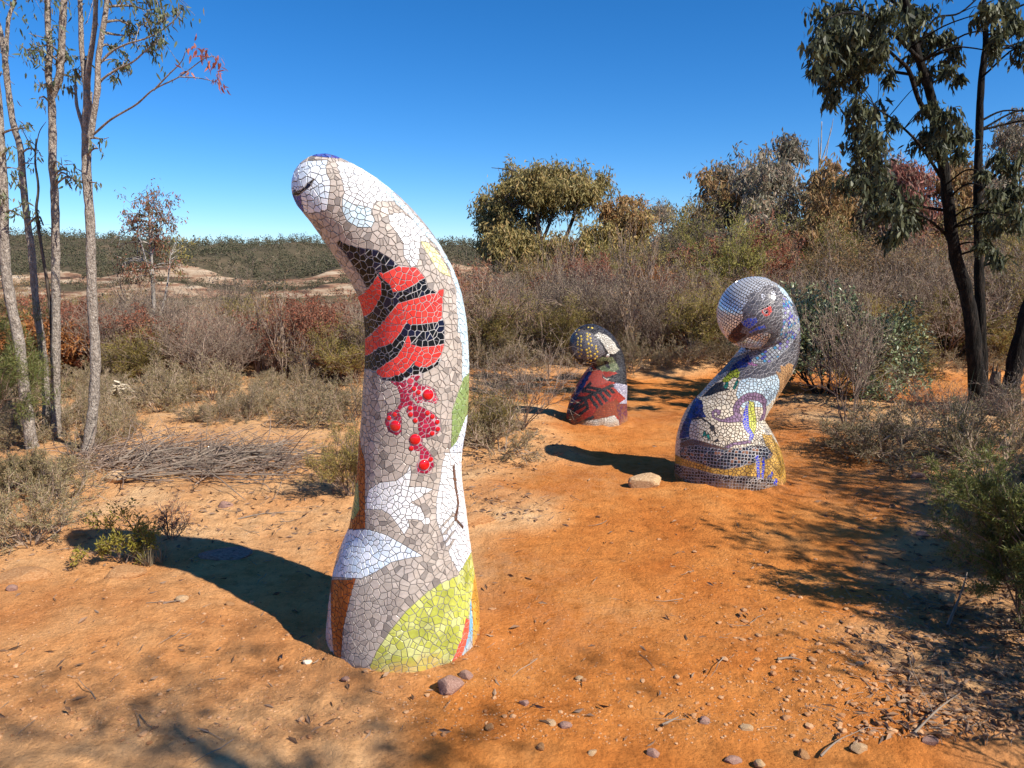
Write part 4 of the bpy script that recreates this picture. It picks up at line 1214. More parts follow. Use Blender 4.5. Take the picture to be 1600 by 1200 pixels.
    root, pos, nor, gem, n = sculpture('curled duck head mosaic sculpture with mirror tiles and red eye', solid, base, Rg, 'cream', ['charcoal', 'navy', 'gold', 'pale_blue'], 0.0305, 0.0038, rng,
                                       lattices=lat, ball=(cen, 56 * zc / FPX, np.array([0.35, -0.2, 0.9]), 0.0215, 'mirror'))
    return n


def cockatoo_sculpture():
    rng = np.random.default_rng(13)
    D = 7.5
    f = lambda x, y, r, d=D: (*z6([(x, y)])[0], d, r / 6)
    sp = [f(435, 1090, 288), f(435, 990, 286), f(442, 900, 272), f(462, 800, 250), f(492, 700, 224), f(522, 610, 190), f(546, 530, 158), f(555, 450, 138), f(530, 380, 140, D - .02), f(455, 318, 172, D - .05), f(376, 298, 198, D - .08)]
    solid = Solid(sp)
    Rg = []
    add = lambda c, pts: Rg.append((c, 'poly', pts))
    add('blood_light', z6([(360, 580), (470, 500), (520, 600), (540, 640), (430, 690), (320, 740), (280, 740)]))
    add('navy', z6([(150, 900), (230, 740), (390, 490), (400, 530), (330, 660), (240, 800), (170, 960)]))
    add('soot', z6([(100, 0), (760, 0), (760, 640), (700, 640), (690, 560), (640, 560), (590, 545), (440, 530), (400, 492), (100, 480)]))
    add('bone', z6([(385, 215), (455, 178), (530, 205), (600, 270), (645, 345), (585, 385), (545, 372), (500, 300), (440, 215)]))
    add('charcoal', z6([(200, 190), (300, 150), (400, 190), (480, 300), (520, 370), (440, 430), (250, 420), (200, 330)]))
    add('moss', z6([(425, 440), (480, 408), (580, 408), (625, 470), (645, 522), (590, 548), (480, 540), (440, 500)]))
    add('soot', z6([(500, 440), (545, 450), (560, 520), (520, 500)]))
    add('lavender', z6([(570, 672), (640, 640), (690, 650), (760, 700), (760, 845), (630, 845), (705, 800)]))
    add('soot', z6([(480, 560), (520, 602), (640, 560), (760, 560), (760, 690), (700, 665), (600, 645), (540, 632), (490, 605)]))
    add('bone', z6([(485, 570), (510, 605), (570, 608), (540, 625), (500, 610)]))
    add('rust_red', z6([(400, 960), (440, 880), (620, 800), (650, 850), (640, 960), (600, 960), (380, 1000)]))
    add('plum', z6([(618, 850), (760, 840), (760, 1060), (650, 1060), (630, 950)]))
    stem = [(585, 672), (480, 720), (370, 770), (260, 850), (190, 960), (160, 1050)]
    Rg.append(('fern', 'line', (z6(stem), 2.4)))
    for a, b in [((540, 692), (590, 740)), ((500, 710), (560, 780)), ((455, 730), (525, 820)), ((410, 752), (480, 850)), ((365, 775), (440, 880)), ((320, 800), (350, 880)), ((330, 790), (250, 790)),
                 ((420, 745), (300, 720)), ((480, 715), (350, 690)), ((350, 890), (215, 990)), ((260, 850), (180, 880)), ((400, 970), (250, 1040)), ((190, 930), (260, 1050)), ((330, 850), (200, 920)), ((380, 650), (300, 730))]:
        Rg.append(('fern', 'line', (z6([a, b]), 2.3)))
    add('bone', z6([(270, 1050), (350, 1002), (470, 985), (600, 953), (640, 1000), (650, 1090), (300, 1120)]))
    dots = [(285, 213), (258, 233), (290, 243), (255, 265), (287, 266), (255, 292), (285, 300), (257, 322), (292, 342), (264, 358), (290, 376), (275, 396), (343, 188), (367, 197), (347, 215), (375, 232), (343, 243), (379, 258), (356, 283), (387, 297),
            (361, 326), (337, 341), (372, 358), (346, 368), (349, 398), (378, 398), (353, 428), (380, 440), (345, 458), (373, 468), (427, 330), (440, 357), (415, 380), (435, 403), (417, 422), (427, 306), (243, 195), (266, 155), (355, 130), (390, 135), (218, 412), (243, 430), (272, 465)]
    gems = [(*z6([d])[0], rng.uniform(1.6, 2.15)) for d in dots]
    gems.append((*z6([(537, 395)])[0], 3.4))
    base = tuple(P(*f(435, 990, 0)[:2], D)[:2]) + (0.0,)
    root, pos, nor, gem, n = sculpture('small curled mosaic sculpture, dark head with yellow dots and red body', solid, base, Rg, 'blood', ['soot', 'blood', 'navy'], 0.022, 0.003, rng, gems=gems, n_parts=0, edges=False, thick=0.0025)
    y = gloss('yellow_glaze', (0.68, 0.47, 0.06), 0.25); w = gloss('white_glaze', (0.75, 0.74, 0.7), 0.2)
    k = int((gem > 0).sum())
    gem_parts(root, base, pos, nor, gem, y, 0.25, 'yellow_dot', mats=[y] * (k - 1) + [w])
    kids = [c for c in root.children if c.name.startswith('yellow_dot')]
    e = kids[-1]; e.name = 'eye'
    pm = e.data.copy(); pm.materials.clear(); pm.materials.append(gloss('black_glaze', (0.01, 0.01, 0.01), 0.15))
    pu = link('pupil', pm, None, e); pu.scale = (0.5, 0.5, 1.5)
    return n


print('tiles', main_sculpture(), duck_sculpture(), cockatoo_sculpture())
#VEG#
# ------------------------------------------------------------------ plants: growing
RNG = np.random.default_rng(5)


def rvec(r):
    return Vector((r.gauss(0, 1), r.gauss(0, 1), r.gauss(0, 1)))


def grow(r, p, d, L, rad, lev, S, segs, carriers):
    n = S['nseg'][lev]; step = L / n
    for k in range(n):
        d = (d + rvec(r) * S['wob'] + Vector((0, 0, S['up'][lev]))).normalized()
        q = p + d * step
        ra = rad * (1 - 0.6 * k / n); rb = rad * (1 - 0.6 * (k + 1) / n)
        segs.append((p, q, max(ra, S['rmin']), max(rb, S['rmin'] * 0.8)))
        if lev == 0: carriers.append((p, q, d))
        elif k >= S['k0'][lev]:
            for _ in range(S['kids'][lev]):
                ax = d.cross(rvec(r)).normalized()
                a = r.uniform(*S['ang'])
                c = (d * math.cos(a) + ax * math.sin(a)).normalized()
                grow(r, q, c, L * S['lr'] * r.uniform(0.6, 1.2), rad * 0.55, lev - 1, S, segs, carriers)
        p = q


def shrub(seed, H, W, stems, S, leaf=None, lean=0.9):
    """branch mesh and leaf mesh of one bushy plant of about H x W metres"""
    r = random.Random(seed); rng = np.random.default_rng(seed)
    segs, car = [], []
    lev = len(S['nseg']) - 1
    for i in range(stems):
        a = 2 * math.pi * (i + r.random()) / stems
        t = r.random() ** 0.7 * lean
        d = Vector((math.cos(a) * t * W / H, math.sin(a) * t * W / H, 1)).normalized()
        p = Vector((math.cos(a) * 0.06 * W * r.random(), math.sin(a) * 0.06 * W * r.random(), -0.03))
        grow(r, p, d, H * S['l0'] * r.uniform(0.65, 1.1), S['r0'], lev, S, segs, car)
    mb = MB(); segs_mesh(mb, segs, 3)
    lm = None
    if leaf:
        n = leaf['n']; lb = MB()
        A = np.array([c[0] for c in car]); B = np.array([c[1] for c in car]); D = np.array([c[2] for c in car])
        k = rng.integers(0, len(A), n * len(A)) if n >= 1 else rng.choice(len(A), int(n * len(A)), replace=False)
        t = rng.random((len(k), 1))
        pos = A[k] * (1 - t) + B[k] * t + rng.normal(0, leaf.get('jit', 0.004), (len(k), 3))
        dr = D[k] * leaf.get('along', 0.6) + rng.normal(0, leaf.get('spread', 0.6), (len(k), 3)) + np.array([0, 0, leaf.get('droop', 0.0)])
        L = leaf['L'] * rng.uniform(0.6, 1.25, len(k))
        leaves_arr(lb, pos, dr, L, leaf['W'] * rng.uniform(0.7, 1.2, len(k)), rng, shape=leaf.get('shape', 4))
        lm = lb.mesh('foliage')
    return mb.mesh('branches'), lm


def spec(nseg, kids, l0=0.6, lr=0.55, r0=0.012, rmin=0.0022, wob=0.18, up=None, k0=None, ang=(0.35, 0.95)):
    n = len(nseg)
    return dict(nseg=nseg, kids=kids, l0=l0, lr=lr, r0=r0, rmin=rmin, wob=wob, up=up or [0.06] * n, k0=k0 or [1] * n, ang=ang)


KIND = {}


def kind(name, word, makers, bm, lm, cat='shrub'):
    KIND[name] = dict(word=word, v=[m() for m in makers], bm=M[bm], lm=M[lm] if lm else None, cat=cat)


S3 = spec([2, 3, 4], [0, 2, 3], 0.62, 0.5)
S3b = spec([2, 3, 5], [0, 3, 3], 0.66, 0.48, up=[0.05, 0.08, 0.1])
S4 = spec([2, 2, 3, 4], [0, 2, 2, 3], 0.64, 0.55, r0=0.009, rmin=0.0021, up=[0.08, 0.1, 0.1, 0.12], k0=[0, 1, 1, 1])
kind('bare', 'shrub', [lambda s=s: shrub(s, 1.3, 1.2, 11, S4, dict(n=0.9, L=0.04, W=0.008, jit=0.01), 0.7) for s in (1, 2, 3)], 'twig_grey', 'straw')
kind('pink', 'shrub', [lambda s=s: shrub(s, 1.2, 1.4, 12, S4, dict(n=1, L=0.03, W=0.01), 0.85) for s in (4, 5, 6)], 'twig_pink', 'rust_pink')
kind('rust', 'shrub', [lambda s=s: shrub(s, 1.2, 1.2, 11, S3b, dict(n=5, L=0.055, W=0.02, droop=-0.4, jit=0.02), 0.8) for s in (7, 8)], 'twig_brown', 'rust')
kind('olive', 'shrub', [lambda s=s: shrub(s, 1.8, 1.8, 11, S3b, dict(n=8, L=0.06, W=0.016, jit=0.03, droop=0.15), 0.8) for s in (9, 10)], 'twig_brown', 'olive')
kind('yellow', 'shrub', [lambda s=s: shrub(s, 1.8, 1.9, 10, S3b, dict(n=8, L=0.065, W=0.014, jit=0.03, droop=0.3), 0.8) for s in (12, 13)], 'twig_brown', 'yellow_olive')
kind('heath', 'shrub', [lambda s=s: shrub(s, 0.42, 0.75, 12, spec([2, 3, 4], [0, 3, 3], 0.66, 0.5, r0=0.006, rmin=0.0016), dict(n=4, L=0.022, W=0.005, jit=0.006), 1.2) for s in (14, 15)], 'twig_pink', 'heath')
kind('dark', 'shrub', [lambda s=s: shrub(s, 1.2, 1.5, 12, S3b, dict(n=7, L=0.05, W=0.024, jit=0.03), 0.95) for s in (17,)], 'twig_dark', 'dark_bush')
kind('fine', 'shrub', [lambda s=s: shrub(s, 1.0, 1.2, 12, S3b, dict(n=8, L=0.04, W=0.007, jit=0.02, droop=0.1), 0.9) for s in (19, 20)], 'twig_brown', 'olive')
kind('brown', 'shrub', [lambda s=s: shrub(s, 1.5, 1.5, 11, S4, dict(n=3, L=0.05, W=0.014, jit=0.02, droop=-0.2), 0.8) for s in (22, 23)], 'twig_brown', 'gum_brown')
kind('grey', 'shrub', [lambda s=s: shrub(s, 1.9, 1.7, 10, S4, dict(n=3, L=0.07, W=0.016, jit=0.03, droop=-0.5), 0.75) for s in (25, 26)], 'twig_brown', 'gum_grey')
kind('orange', 'shrub', [lambda s=s: shrub(s, 1.1, 1.1, 9, S3b, dict(n=6, L=0.07, W=0.03, droop=-0.5, jit=0.02), 0.8) for s in (28,)], 'twig_brown', 'orange_leaf')


kind('slender', 'sapling', [lambda s=s: shrub(s, 1.75, 0.5, 4, spec([3, 4, 6], [0, 1, 2], 0.8, 0.34, r0=0.011, rmin=0.003, wob=0.12, up=[0.1, 0.15, 0.12], ang=(0.3, 0.7)), dict(n=0.8, L=0.06, W=0.014, droop=-0.5, jit=0.02), 0.9) for s in (31, 32, 33)], 'twig_grey', 'gum_brown', 'sapling')


def plant(k, x, y, sc, rz, label, group=None, z=None, name='shrub', rng=RNG):
    K = KIND[k]
    bm, lm = K['v'][int(rng.integers(len(K['v'])))]
    root = bpy.data.objects.new(name, None); COL.objects.link(root)
    root.location = (x, y, gz(x, y) if z is None else z); root.rotation_euler = (0, 0, rz)
    root.scale = (sc[0], sc[0], sc[1]) if isinstance(sc, tuple) else (sc, sc, sc)
    root.empty_display_size = 0.1
    tag(root, label, K['cat'], group)
    link('branches', bm, K['bm'], root)
    if lm: link('foliage', lm, K['lm'], root)
    return root


# ------------------------------------------------------------------ hand-placed trees
def px_tree(name, label, limbs, clusters, bark, leafs, leaf, group=None, seed=0, sides=9, twig=None, cat='tree', sub=None, droop=-1.0, branch_r=0.012):
    """limbs: ([(px, py)...], depth0, depth1, r0 px, r1 px); clusters: (px, py, r px, depth, leaves[, material index])"""
    rng = np.random.default_rng(seed); r = random.Random(seed)
    tb = MB(); samples = []
    base = None
    for pts, d0, d1, r0, r1 in limbs:
        n = len(pts)
        w = np.array([P(a, b, d0 + (d1 - d0) * i / max(1, n - 1)) for i, (a, b) in enumerate(pts)])
        w = catmull(w, 6)
        zz = (w - CAM) @ FWD
        rad = np.linspace(r0, r1, len(w)) * zz / FPX
        if base is None:
            base = w[0].copy(); base[2] = min(base[2], gz(base[0], base[1]))
            flare = 1 + 0.5 * np.exp(-np.arange(len(w)) / 2.0); rad = rad * flare
            w[0, 2] = base[2] - 0.06
        tube(tb, w - base, rad, sides, 0.16, seed + n)
        samples += [(*p, rr) for p, rr in zip(w, rad)]
    SM = np.array(samples)
    nm = len(leafs)
    lbs = [MB() for _ in leafs]
    segs = []
    for cl in clusters:
        px, py, rp, d, n = cl[:5]; n = int(n * leaf.get('mult', 1)); mi = cl[5] if len(cl) > 5 else 0
        rp = rp * leaf.get('wide', 1); c = P(px, py, d); R = rp * ((c - CAM) @ FWD) / FPX
        dd = np.linalg.norm(SM[:, :3] - c, axis=1) + np.maximum(0, SM[:, 2] - c[2]) * 1.5
        j = int(np.argmin(dd)); a = SM[j, :3]
        mid = (a + c) / 2 + np.array([0, 0, 0.12 * np.linalg.norm(c - a)]) + rng.normal(0, 0.05, 3) * np.linalg.norm(c - a)
        cur = catmull(np.array([a, mid, c]), 4)
        r0 = min(SM[j, 3] * 0.6, branch_r)
        for i in range(len(cur) - 1):
            f0, f1 = i / (len(cur) - 1), (i + 1) / (len(cur) - 1)
            segs.append((cur[i] - base, cur[i + 1] - base, r0 * (1 - .6 * f0), r0 * (1 - .6 * f1)))
        k = max(3, int(n / 14))
        tips = c + rng.normal(0, 0.45, (k, 3)) * R
        st = c + (tips - c) * rng.uniform(0, 0.35, (k, 1))
        for a_, b_ in zip(st, tips): segs.append((a_ - base, b_ - base, r0 * 0.35, r0 * 0.16))
        kk = rng.integers(0, k, n); t = rng.uniform(0.25, 1.05, (n, 1))
        pos = st[kk] * (1 - t) + tips[kk] * t + rng.normal(0, 0.2, (n, 3)) * R
        dr = np.array([0, 0, droop]) + rng.normal(0, leaf.get('spread', 0.5), (n, 3))
        L = leaf['L'] * rng.uniform(0.65, 1.25, n); W = leaf['W'] * rng.uniform(0.7, 1.25, n)
        leaves_arr(lbs[mi], pos - base, dr, L, W, rng, shape=leaf.get('shape', 6))
    segs_mesh(tb, segs, 4)
    root = bpy.data.objects.new(name, None); COL.objects.link(root); root.location = base
    tag(root, label, cat, group)
    link('trunk', tb.mesh('trunk', True), M[bark], root)
    for lb, lm in zip(lbs, leafs):
        if lb.v: link('crown', lb.mesh('crown'), M[lm], root)
    return root


gd = lambda px, py: float(ground_at(px, py)[1])


def blob(px, py, rx, ry, d, k, rp, n, seed, depth=None, mi=0):
    """clusters spread through an egg-shaped mass of crown"""
    rng = np.random.default_rng(seed); out = []
    dep = depth if depth is not None else rx * d / FPX
    while len(out) < k:
        v = rng.uniform(-1, 1, 3)
        q = np.linalg.norm(v)
        if q > 1 or q < 0.35: continue
        out.append((px + v[0] * rx, py + v[1] * ry, rp * rng.uniform(1.1, 2.1), d + v[2] * dep, int(n * rng.uniform(0.7, 1.3)), mi))
    return out


GL = dict(L=0.062, W=0.014, spread=0.55, mult=1.6, wide=1.7)
LG_ = 'slender rough-barked gum trees at the left'
# left group of slender trees
d1 = gd(50, 700)
px_tree('gum_tree', 'pale rough trunk at the left picture edge, leaning in from its foot', [([(52, 706), (45, 665), (38, 612), (33, 560), (24, 507), (14, 455), (8, 400), (5, 300), (-2, 190), (-14, 60), (-24, -60)], d1, d1 + .1, 8.6, 6.3)],
        [(10, 310, 14, d1, 18), (22, 330, 14, d1, 20), (12, 232, 12, d1, 12), (18, 262, 16, d1 + .1, 22), (40, 200, 12, d1, 12), (-30, -20, 60, d1, 160), (-60, 60, 50, d1, 120)], 'bark_pale', ['leaf_green'], GL, LG_, 41)
d2 = gd(74, 672)
px_tree('gum_tree', 'thin sinuous trunk second from the left picture edge', [([(74, 676), (72, 612), (66, 542), (56, 472), (49, 390), (43, 350), (35, 277), (32, 233), (20, 190), (12, 133), (7, 87), (0, 50), (-14, 0), (-25, -60)], d2, d2 + .15, 6, 3.7),
        ([(9, 97), (11, 55), (14, 27), (23, 0), (30, -40)], d2 + .14, d2 + .2, 3.5, 2), ([(44, 350), (60, 338), (68, 352)], d2, d2 - .1, 2, 1)],
        [(60, 345, 10, d2 - .1, 12), (64, 352, 9, d2 - .1, 8), (45, 255, 10, d2, 8), (60, 235, 12, d2, 6), (30, -50, 60, d2, 160)], 'bark_pale', ['leaf_green'], GL, LG_, 42)
d3 = gd(89, 682)
px_tree('gum_tree', 'straight pale trunk forking into two stems left of the red-leaved branch', [([(89, 686), (87, 630), (87, 560), (87, 490), (87, 430), (87, 367), (85, 300), (82, 250), (82, 200), (80, 145)], d3, d3 + .05, 7, 5.6),
        ([(80, 150), (75, 112), (78, 83), (75, 43), (74, 0), (70, -60)], d3 + .05, d3 + .1, 5, 4), ([(81, 150), (92, 123), (95, 93), (97, 50), (100, 0), (106, -70)], d3 + .05, d3, 6, 4.5)],
        [(108, 268, 12, d3 - .2, 16), (120, 282, 11, d3 - .3, 14), (97, 258, 10, d3 - .1, 10), (112, 278, 10, d3 - .3, 10), (60, 72, 16, d3 - .2, 26), (42, 78, 14, d3 - .3, 20), (72, 60, 14, d3, 18), (66, 92, 12, d3, 14), (64, 135, 12, d3 - .2, 10), (62, 152, 10, d3 - .2, 9), (76, 132, 12, d3, 10), (108, 95, 12, d3 + .1, 22),
         (112, 120, 12, d3 + .1, 22), (104, 80, 12, d3 + .1, 16), (92, -60, 60, d3, 240)], 'bark_pale', ['leaf_green'], GL, LG_, 43)
d4 = gd(136, 708)
cl4 = [(205, 40, 15, d4, 30), (226, 15, 15, d4, 34), (244, 55, 15, d4 - .2, 36), (262, 35, 14, d4 - .2, 34), (276, 15, 12, d4 - .1, 24), (240, 76, 11, d4, 26), (195, 55, 13, d4 + .1, 24), (185, 102, 13, d4 + .1, 30), (202, 92, 11, d4, 26), (232, 40, 13, d4 + .1, 22), (250, 10, 14, d4, 26), (215, 70, 10, d4, 14),
       (172, 72, 10, d4, 12), (180, 120, 8, d4, 12), (118, 108, 12, d4 + .2, 22), (114, 134, 11, d4 + .2, 20), (128, 90, 10, d4 + .1, 12), (160, 218, 7, d4, 6), (153, 232, 8, d4 - .1, 6), (146, 285, 6, d4, 4),
       (318, 78, 12, d4 - .5, 12, 1), (330, 98, 10, d4 - .6, 10, 1), (342, 118, 10, d4 - .6, 10, 1), (308, 72, 9, d4 - .5, 7, 1), (345, 135, 8, d4 - .6, 6, 1), (296, 108, 7, d4 - .5, 4, 1), (335, 88, 8, d4 - .5, 5, 1), (165, -70, 70, d4, 300), (230, -50, 50, d4, 160)]
px_tree('gum_tree', 'pale trunk splitting into three stems with a long branch of reddish leaves',
        [([(135, 712), (140, 682), (146, 630), (149, 560), (145, 490), (142, 402), (140, 333), (135, 267), (135, 200), (137, 143)], d4, d4 + .05, 8.2, 6.4),
         ([(136, 150), (132, 117), (127, 67), (125, 0), (120, -80)], d4 + .05, d4 + .1, 4.5, 3), ([(137, 150), (138, 110), (147, 50), (150, 0), (156, -80)], d4 + .05, d4, 4.5, 3),
         ([(141, 215), (146, 180), (152, 143), (153, 97), (160, 50), (167, 0), (172, -80)], d4 - .05, d4 - .1, 5, 3.5), ([(133, 220), (128, 192), (120, 165), (118, 133)], d4 + .05, d4 + .2, 3.5, 2),
         ([(148, 150), (157, 127), (183, 108), (207, 97), (230, 77), (250, 60)], d4, d4 - .2, 2.2, .8), ([(155, 100), (175, 80), (200, 68), (233, 58), (263, 40), (284, 18)], d4 - .05, d4 - .2, 2.0, 0.6),
         ([(146, 210), (173, 187), (213, 163), (240, 140), (280, 120), (317, 93), (335, 88)], d4 - .05, d4 - .6, 1.9, 0.5), ([(240, 141), (262, 118), (283, 97), (290, 80)], d4 - .35, d4 - .5, 1.4, 0.5), ([(280, 120), (310, 122), (338, 128)], d4 - .5, d4 - .6, 1, 0.5)],
        cl4, 'bark_pale', ['leaf_green', 'leaf_red'], GL, LG_, 44)
px_tree('sapling', 'spindly crooked sapling between the two leftmost gum trunks', [([(84, 676), (82, 560), (79, 483), (66, 395), (57, 333), (60, 293), (55, 253), (57, 217)], d2 - .2, d2 - .3, 3.2, 1.3), ([(56, 240), (45, 222), (36, 205)], d2 - .3, d2 - .4, 1, 0.5), ([(57, 225), (62, 205), (72, 190)], d2 - .3, d2 - .3, 0.9, 0.4)],
        [(44, 218, 8, d2 - .4, 5), (48, 200, 8, d2 - .4, 5), (56, 330, 8, d2 - .3, 6)], 'bark_mid', ['leaf_green'], GL, None, 45)
# thin rust-leaved tree left of the sculpture
d5 = 11.2
px_tree('rust_leaved_tree', 'small open tree with rust red leaves standing alone against the sky', [([(246, 596), (247, 560), (242, 520), (240, 470), (238, 430), (236, 390), (234, 340), (230, 300)], d5, d5, 4.5, 1.2), ([(242, 520), (254, 480), (262, 440), (266, 400)], d5, d5 + .3, 2.4, .8), ([(239, 440), (226, 400), (216, 360)], d5, d5 - .3, 2, .7), ([(237, 400), (250, 360), (252, 320)], d5, d5, 1.6, .6)],
        blob(238, 340, 44, 46, d5, 44, 12, 44, 51) + blob(236, 412, 52, 24, d5, 22, 12, 40, 52) + blob(285, 395, 24, 28, d5 + .6, 12, 12, 22, 53, mi=1) + blob(205, 372, 18, 20, d5, 8, 12, 14, 54), 'bark_white', ['rust_green', 'olive'], dict(L=0.06, W=0.014, spread=0.6), None, 50)

# right: dark gum with hanging leaves
d6 = gd(1528, 640)
limbs = [([(1530, 640), (1524, 563), (1517, 497), (1507, 447), (1493, 400), (1483, 333), (1475, 267), (1463, 200), (1450, 133), (1433, 83), (1423, 33), (1411, -10), (1395, -80)], d6, d6 - .3, 11.5, 4.2),
         ([(1536, 640), (1535, 560), (1532, 500), (1530, 430), (1528, 350), (1528, 283), (1530, 217), (1533, 133), (1540, 67), (1537, 0), (1540, -90)], d6 + .05, d6 + .1, 8.5, 3.6),
         ([(1462, 195), (1437, 160), (1420, 110), (1400, 90), (1370, 60)], d6 - .1, d6 - .6, 4.5, 1.5), ([(1478, 290), (1440, 230), (1400, 190), (1370, 170)], d6, d6 - .8, 2.6, 1), ([(1483, 330), (1430, 320), (1390, 300), (1360, 270)], d6, d6 - .7, 2.6, 1),
         ([(1490, 380), (1460, 350), (1425, 330), (1400, 330)], d6, d6 - .5, 2.4, 1), ([(1528, 300), (1560, 270), (1600, 250)], d6, d6 - .4, 3, 1.2), ([(1530, 360), (1560, 320), (1590, 310)], d6, d6 - .3, 2.4, 1), ([(1440, 95), (1380, 40), (1330, 20), (1290, 30)], d6 - .3, d6 - 1, 3.2, 1),
         ([(1432, 80), (1460, 30), (1500, 20), (1545, -20)], d6 - .2, d6 - .4, 2, 1), ([(1420, 20), (1360, -20), (1300, -30)], d6, d6, 3, 1)]
C = []
for a, b, c in [(1290, 30, 24), (1320, 18, 24), (1350, 40, 24), (1385, 20, 20), (1278, 70, 18), (1310, 75, 22), (1345, 85, 22), (1375, 70, 18), (1272, 105, 10), (1292, 128, 17), (1302, 146, 13), (1365, 100, 12), (1420, 40, 16), (1435, 75, 16), (1452, 60, 13), (1440, 110, 13), (1335, 165, 17), (1360, 170, 17),
                (1345, 200, 17), (1365, 210, 16), (1345, 232, 17), (1362, 236, 14), (1340, 262, 17), (1325, 283, 13), (1356, 280, 15), (1370, 250, 12), (1395, 190, 8), (1470, 60, 11), (1490, 80, 14), (1480, 108, 10), (1500, 118, 8), (1540, 18, 18), (1570, 15, 18), (1590, 38, 15), (1560, 48, 13), (1552, 80, 11), (1592, 75, 11),
                (1455, 165, 14), (1480, 180, 16), (1470, 202, 16), (1490, 215, 15), (1450, 215, 14), (1470, 230, 15), (1502, 240, 11), (1505, 210, 11), (1560, 245, 11), (1582, 255, 11), (1540, 270, 8), (1370, 300, 17), (1400, 310, 20), (1385, 330, 19), (1420, 320, 17), (1410, 350, 18), (1432, 345, 13), (1395, 368, 13), (1360, 300, 14),
                (1545, 330, 16), (1560, 350, 16), (1580, 290, 11), (1575, 320, 15), (1537, 380, 12), (1560, 398, 13), (1555, 300, 11), (1592, 300, 10), (1590, 340, 14), (1340, 120, 13), (1390, 120, 8), (1300, 55, 18), (1410, 10, 16), (1335, 50, 18), (1285, 95, 14), (1325, 95, 17), (1318, 115, 12), (1362, 55, 16), (1440, 25, 14)]:
    C.append((a, b, c * 1.35, d6 - 0.4 + RNG.uniform(-.5, .4), int(c * 10)))
for _ in range(26): C.append((RNG.uniform(1260, 1720), RNG.uniform(-190, -30), 24, d6 + RNG.uniform(-.8, .8), 40))
for _ in range(12): C.append((RNG.uniform(1610, 1720), RNG.uniform(0, 330), 22, d6 + RNG.uniform(-.6, .6), 40))
px_tree('gum_tree', 'dark-barked gum with drooping grey green leaves at the right', limbs, C, 'bark_dark', ['gum_dark'], dict(L=0.098, W=0.023, spread=0.42, wide=1.2), None, 60, 11)
d7 = gd(1580, 640)
px_tree('gum_tree', 'leaning dark trunk at the right picture edge', [([(1576, 645), (1584, 580), (1600, 510), (1625, 420), (1650, 300), (1665, 150), (1680, 0)], d7, d7, 12, 8)],
        [(1700 + RNG.uniform(-60, 120), RNG.uniform(-120, 260), 26, d7 + RNG.uniform(-.8, .8), 46) for _ in range(26)], 'bark_dark', ['gum_dark'], dict(L=0.115, W=0.027, spread=0.42), None, 61, 11)

# middle distance trees
ML = dict(L=0.16, W=0.044, spread=0.6, shape=4)
dm = 24.0
px_tree('gum_tree', 'broad olive gum with domed crown rising above the scrub', [([(858, 500), (852, 450), (848, 410), (842, 360), (836, 310), (830, 285)], dm, dm, 7, 2), ([(850, 430), (880, 380), (900, 330), (915, 300), (940, 285)], dm, dm + 1, 4, 1.2), ([(846, 390), (815, 340), (790, 310)], dm, dm - 1, 3.4, 1.2), ([(846, 380), (862, 340), (872, 300), (880, 280)], dm, dm, 3, 1), ([(850, 440), (810, 410), (790, 380)], dm, dm - 1, 3, 1), ([(838, 320), (812, 276), (800, 266), (768, 262)], dm, dm, 1.6, 0.4)],
        blob(848, 288, 70, 28, dm, 64, 14, 174, 71, 1.6) + blob(780, 325, 30, 40, dm, 32, 13, 162, 72, 1.2) + blob(800, 385, 48, 34, dm - .8, 51, 13, 174, 73, 1.2) + blob(900, 300, 32, 26, dm, 27, 12, 144, 74) + blob(865, 400, 42, 32, dm - .5, 35, 13, 150, 75) + blob(942, 288, 16, 14, dm + 1, 10, 10, 108, 76) + blob(770, 365, 22, 30, dm, 18, 12, 150, 77) + blob(835, 330, 40, 18, dm + 1, 16, 12, 108, 78), 'bark_mid', ['gum_olive'], ML, 'gum trees rising above the scrub', 70)
px_tree('gum_tree', 'brown-tinged gum against the right side of the broad olive gum', [([(940, 490), (948, 440), (958, 400), (962, 360), (968, 330)], dm + .5, dm + .5, 5, 1.2), ([(950, 430), (975, 400), (995, 375)], dm + .5, dm, 2.6, 1), ([(946, 445), (930, 400), (925, 370)], dm + .5, dm, 2.6, 1)],
        blob(975, 335, 46, 28, dm + .5, 35, 12, 138, 81, 1.2, mi=1) + blob(950, 375, 40, 28, dm, 40, 12, 138, 82, 1.2) + blob(1000, 360, 16, 26, dm, 16, 11, 120, 83) + blob(925, 400, 28, 26, dm - .5, 21, 12, 132, 84), 'bark_mid', ['gum_olive', 'gum_brown'], ML, 'gum trees rising above the scrub', 80)
px_tree('gum_tree', 'small distant gum just above the scrub right of the brown-tinged gum', [([(1036, 400), (1036, 365), (1034, 335)], 36, 36, 3, 1)], blob(1034, 334, 24, 10, 36, 20, 9, 90, 91, 1.2), 'bark_mid', ['gum_grey'], ML, 'gum trees rising above the scrub', 90)
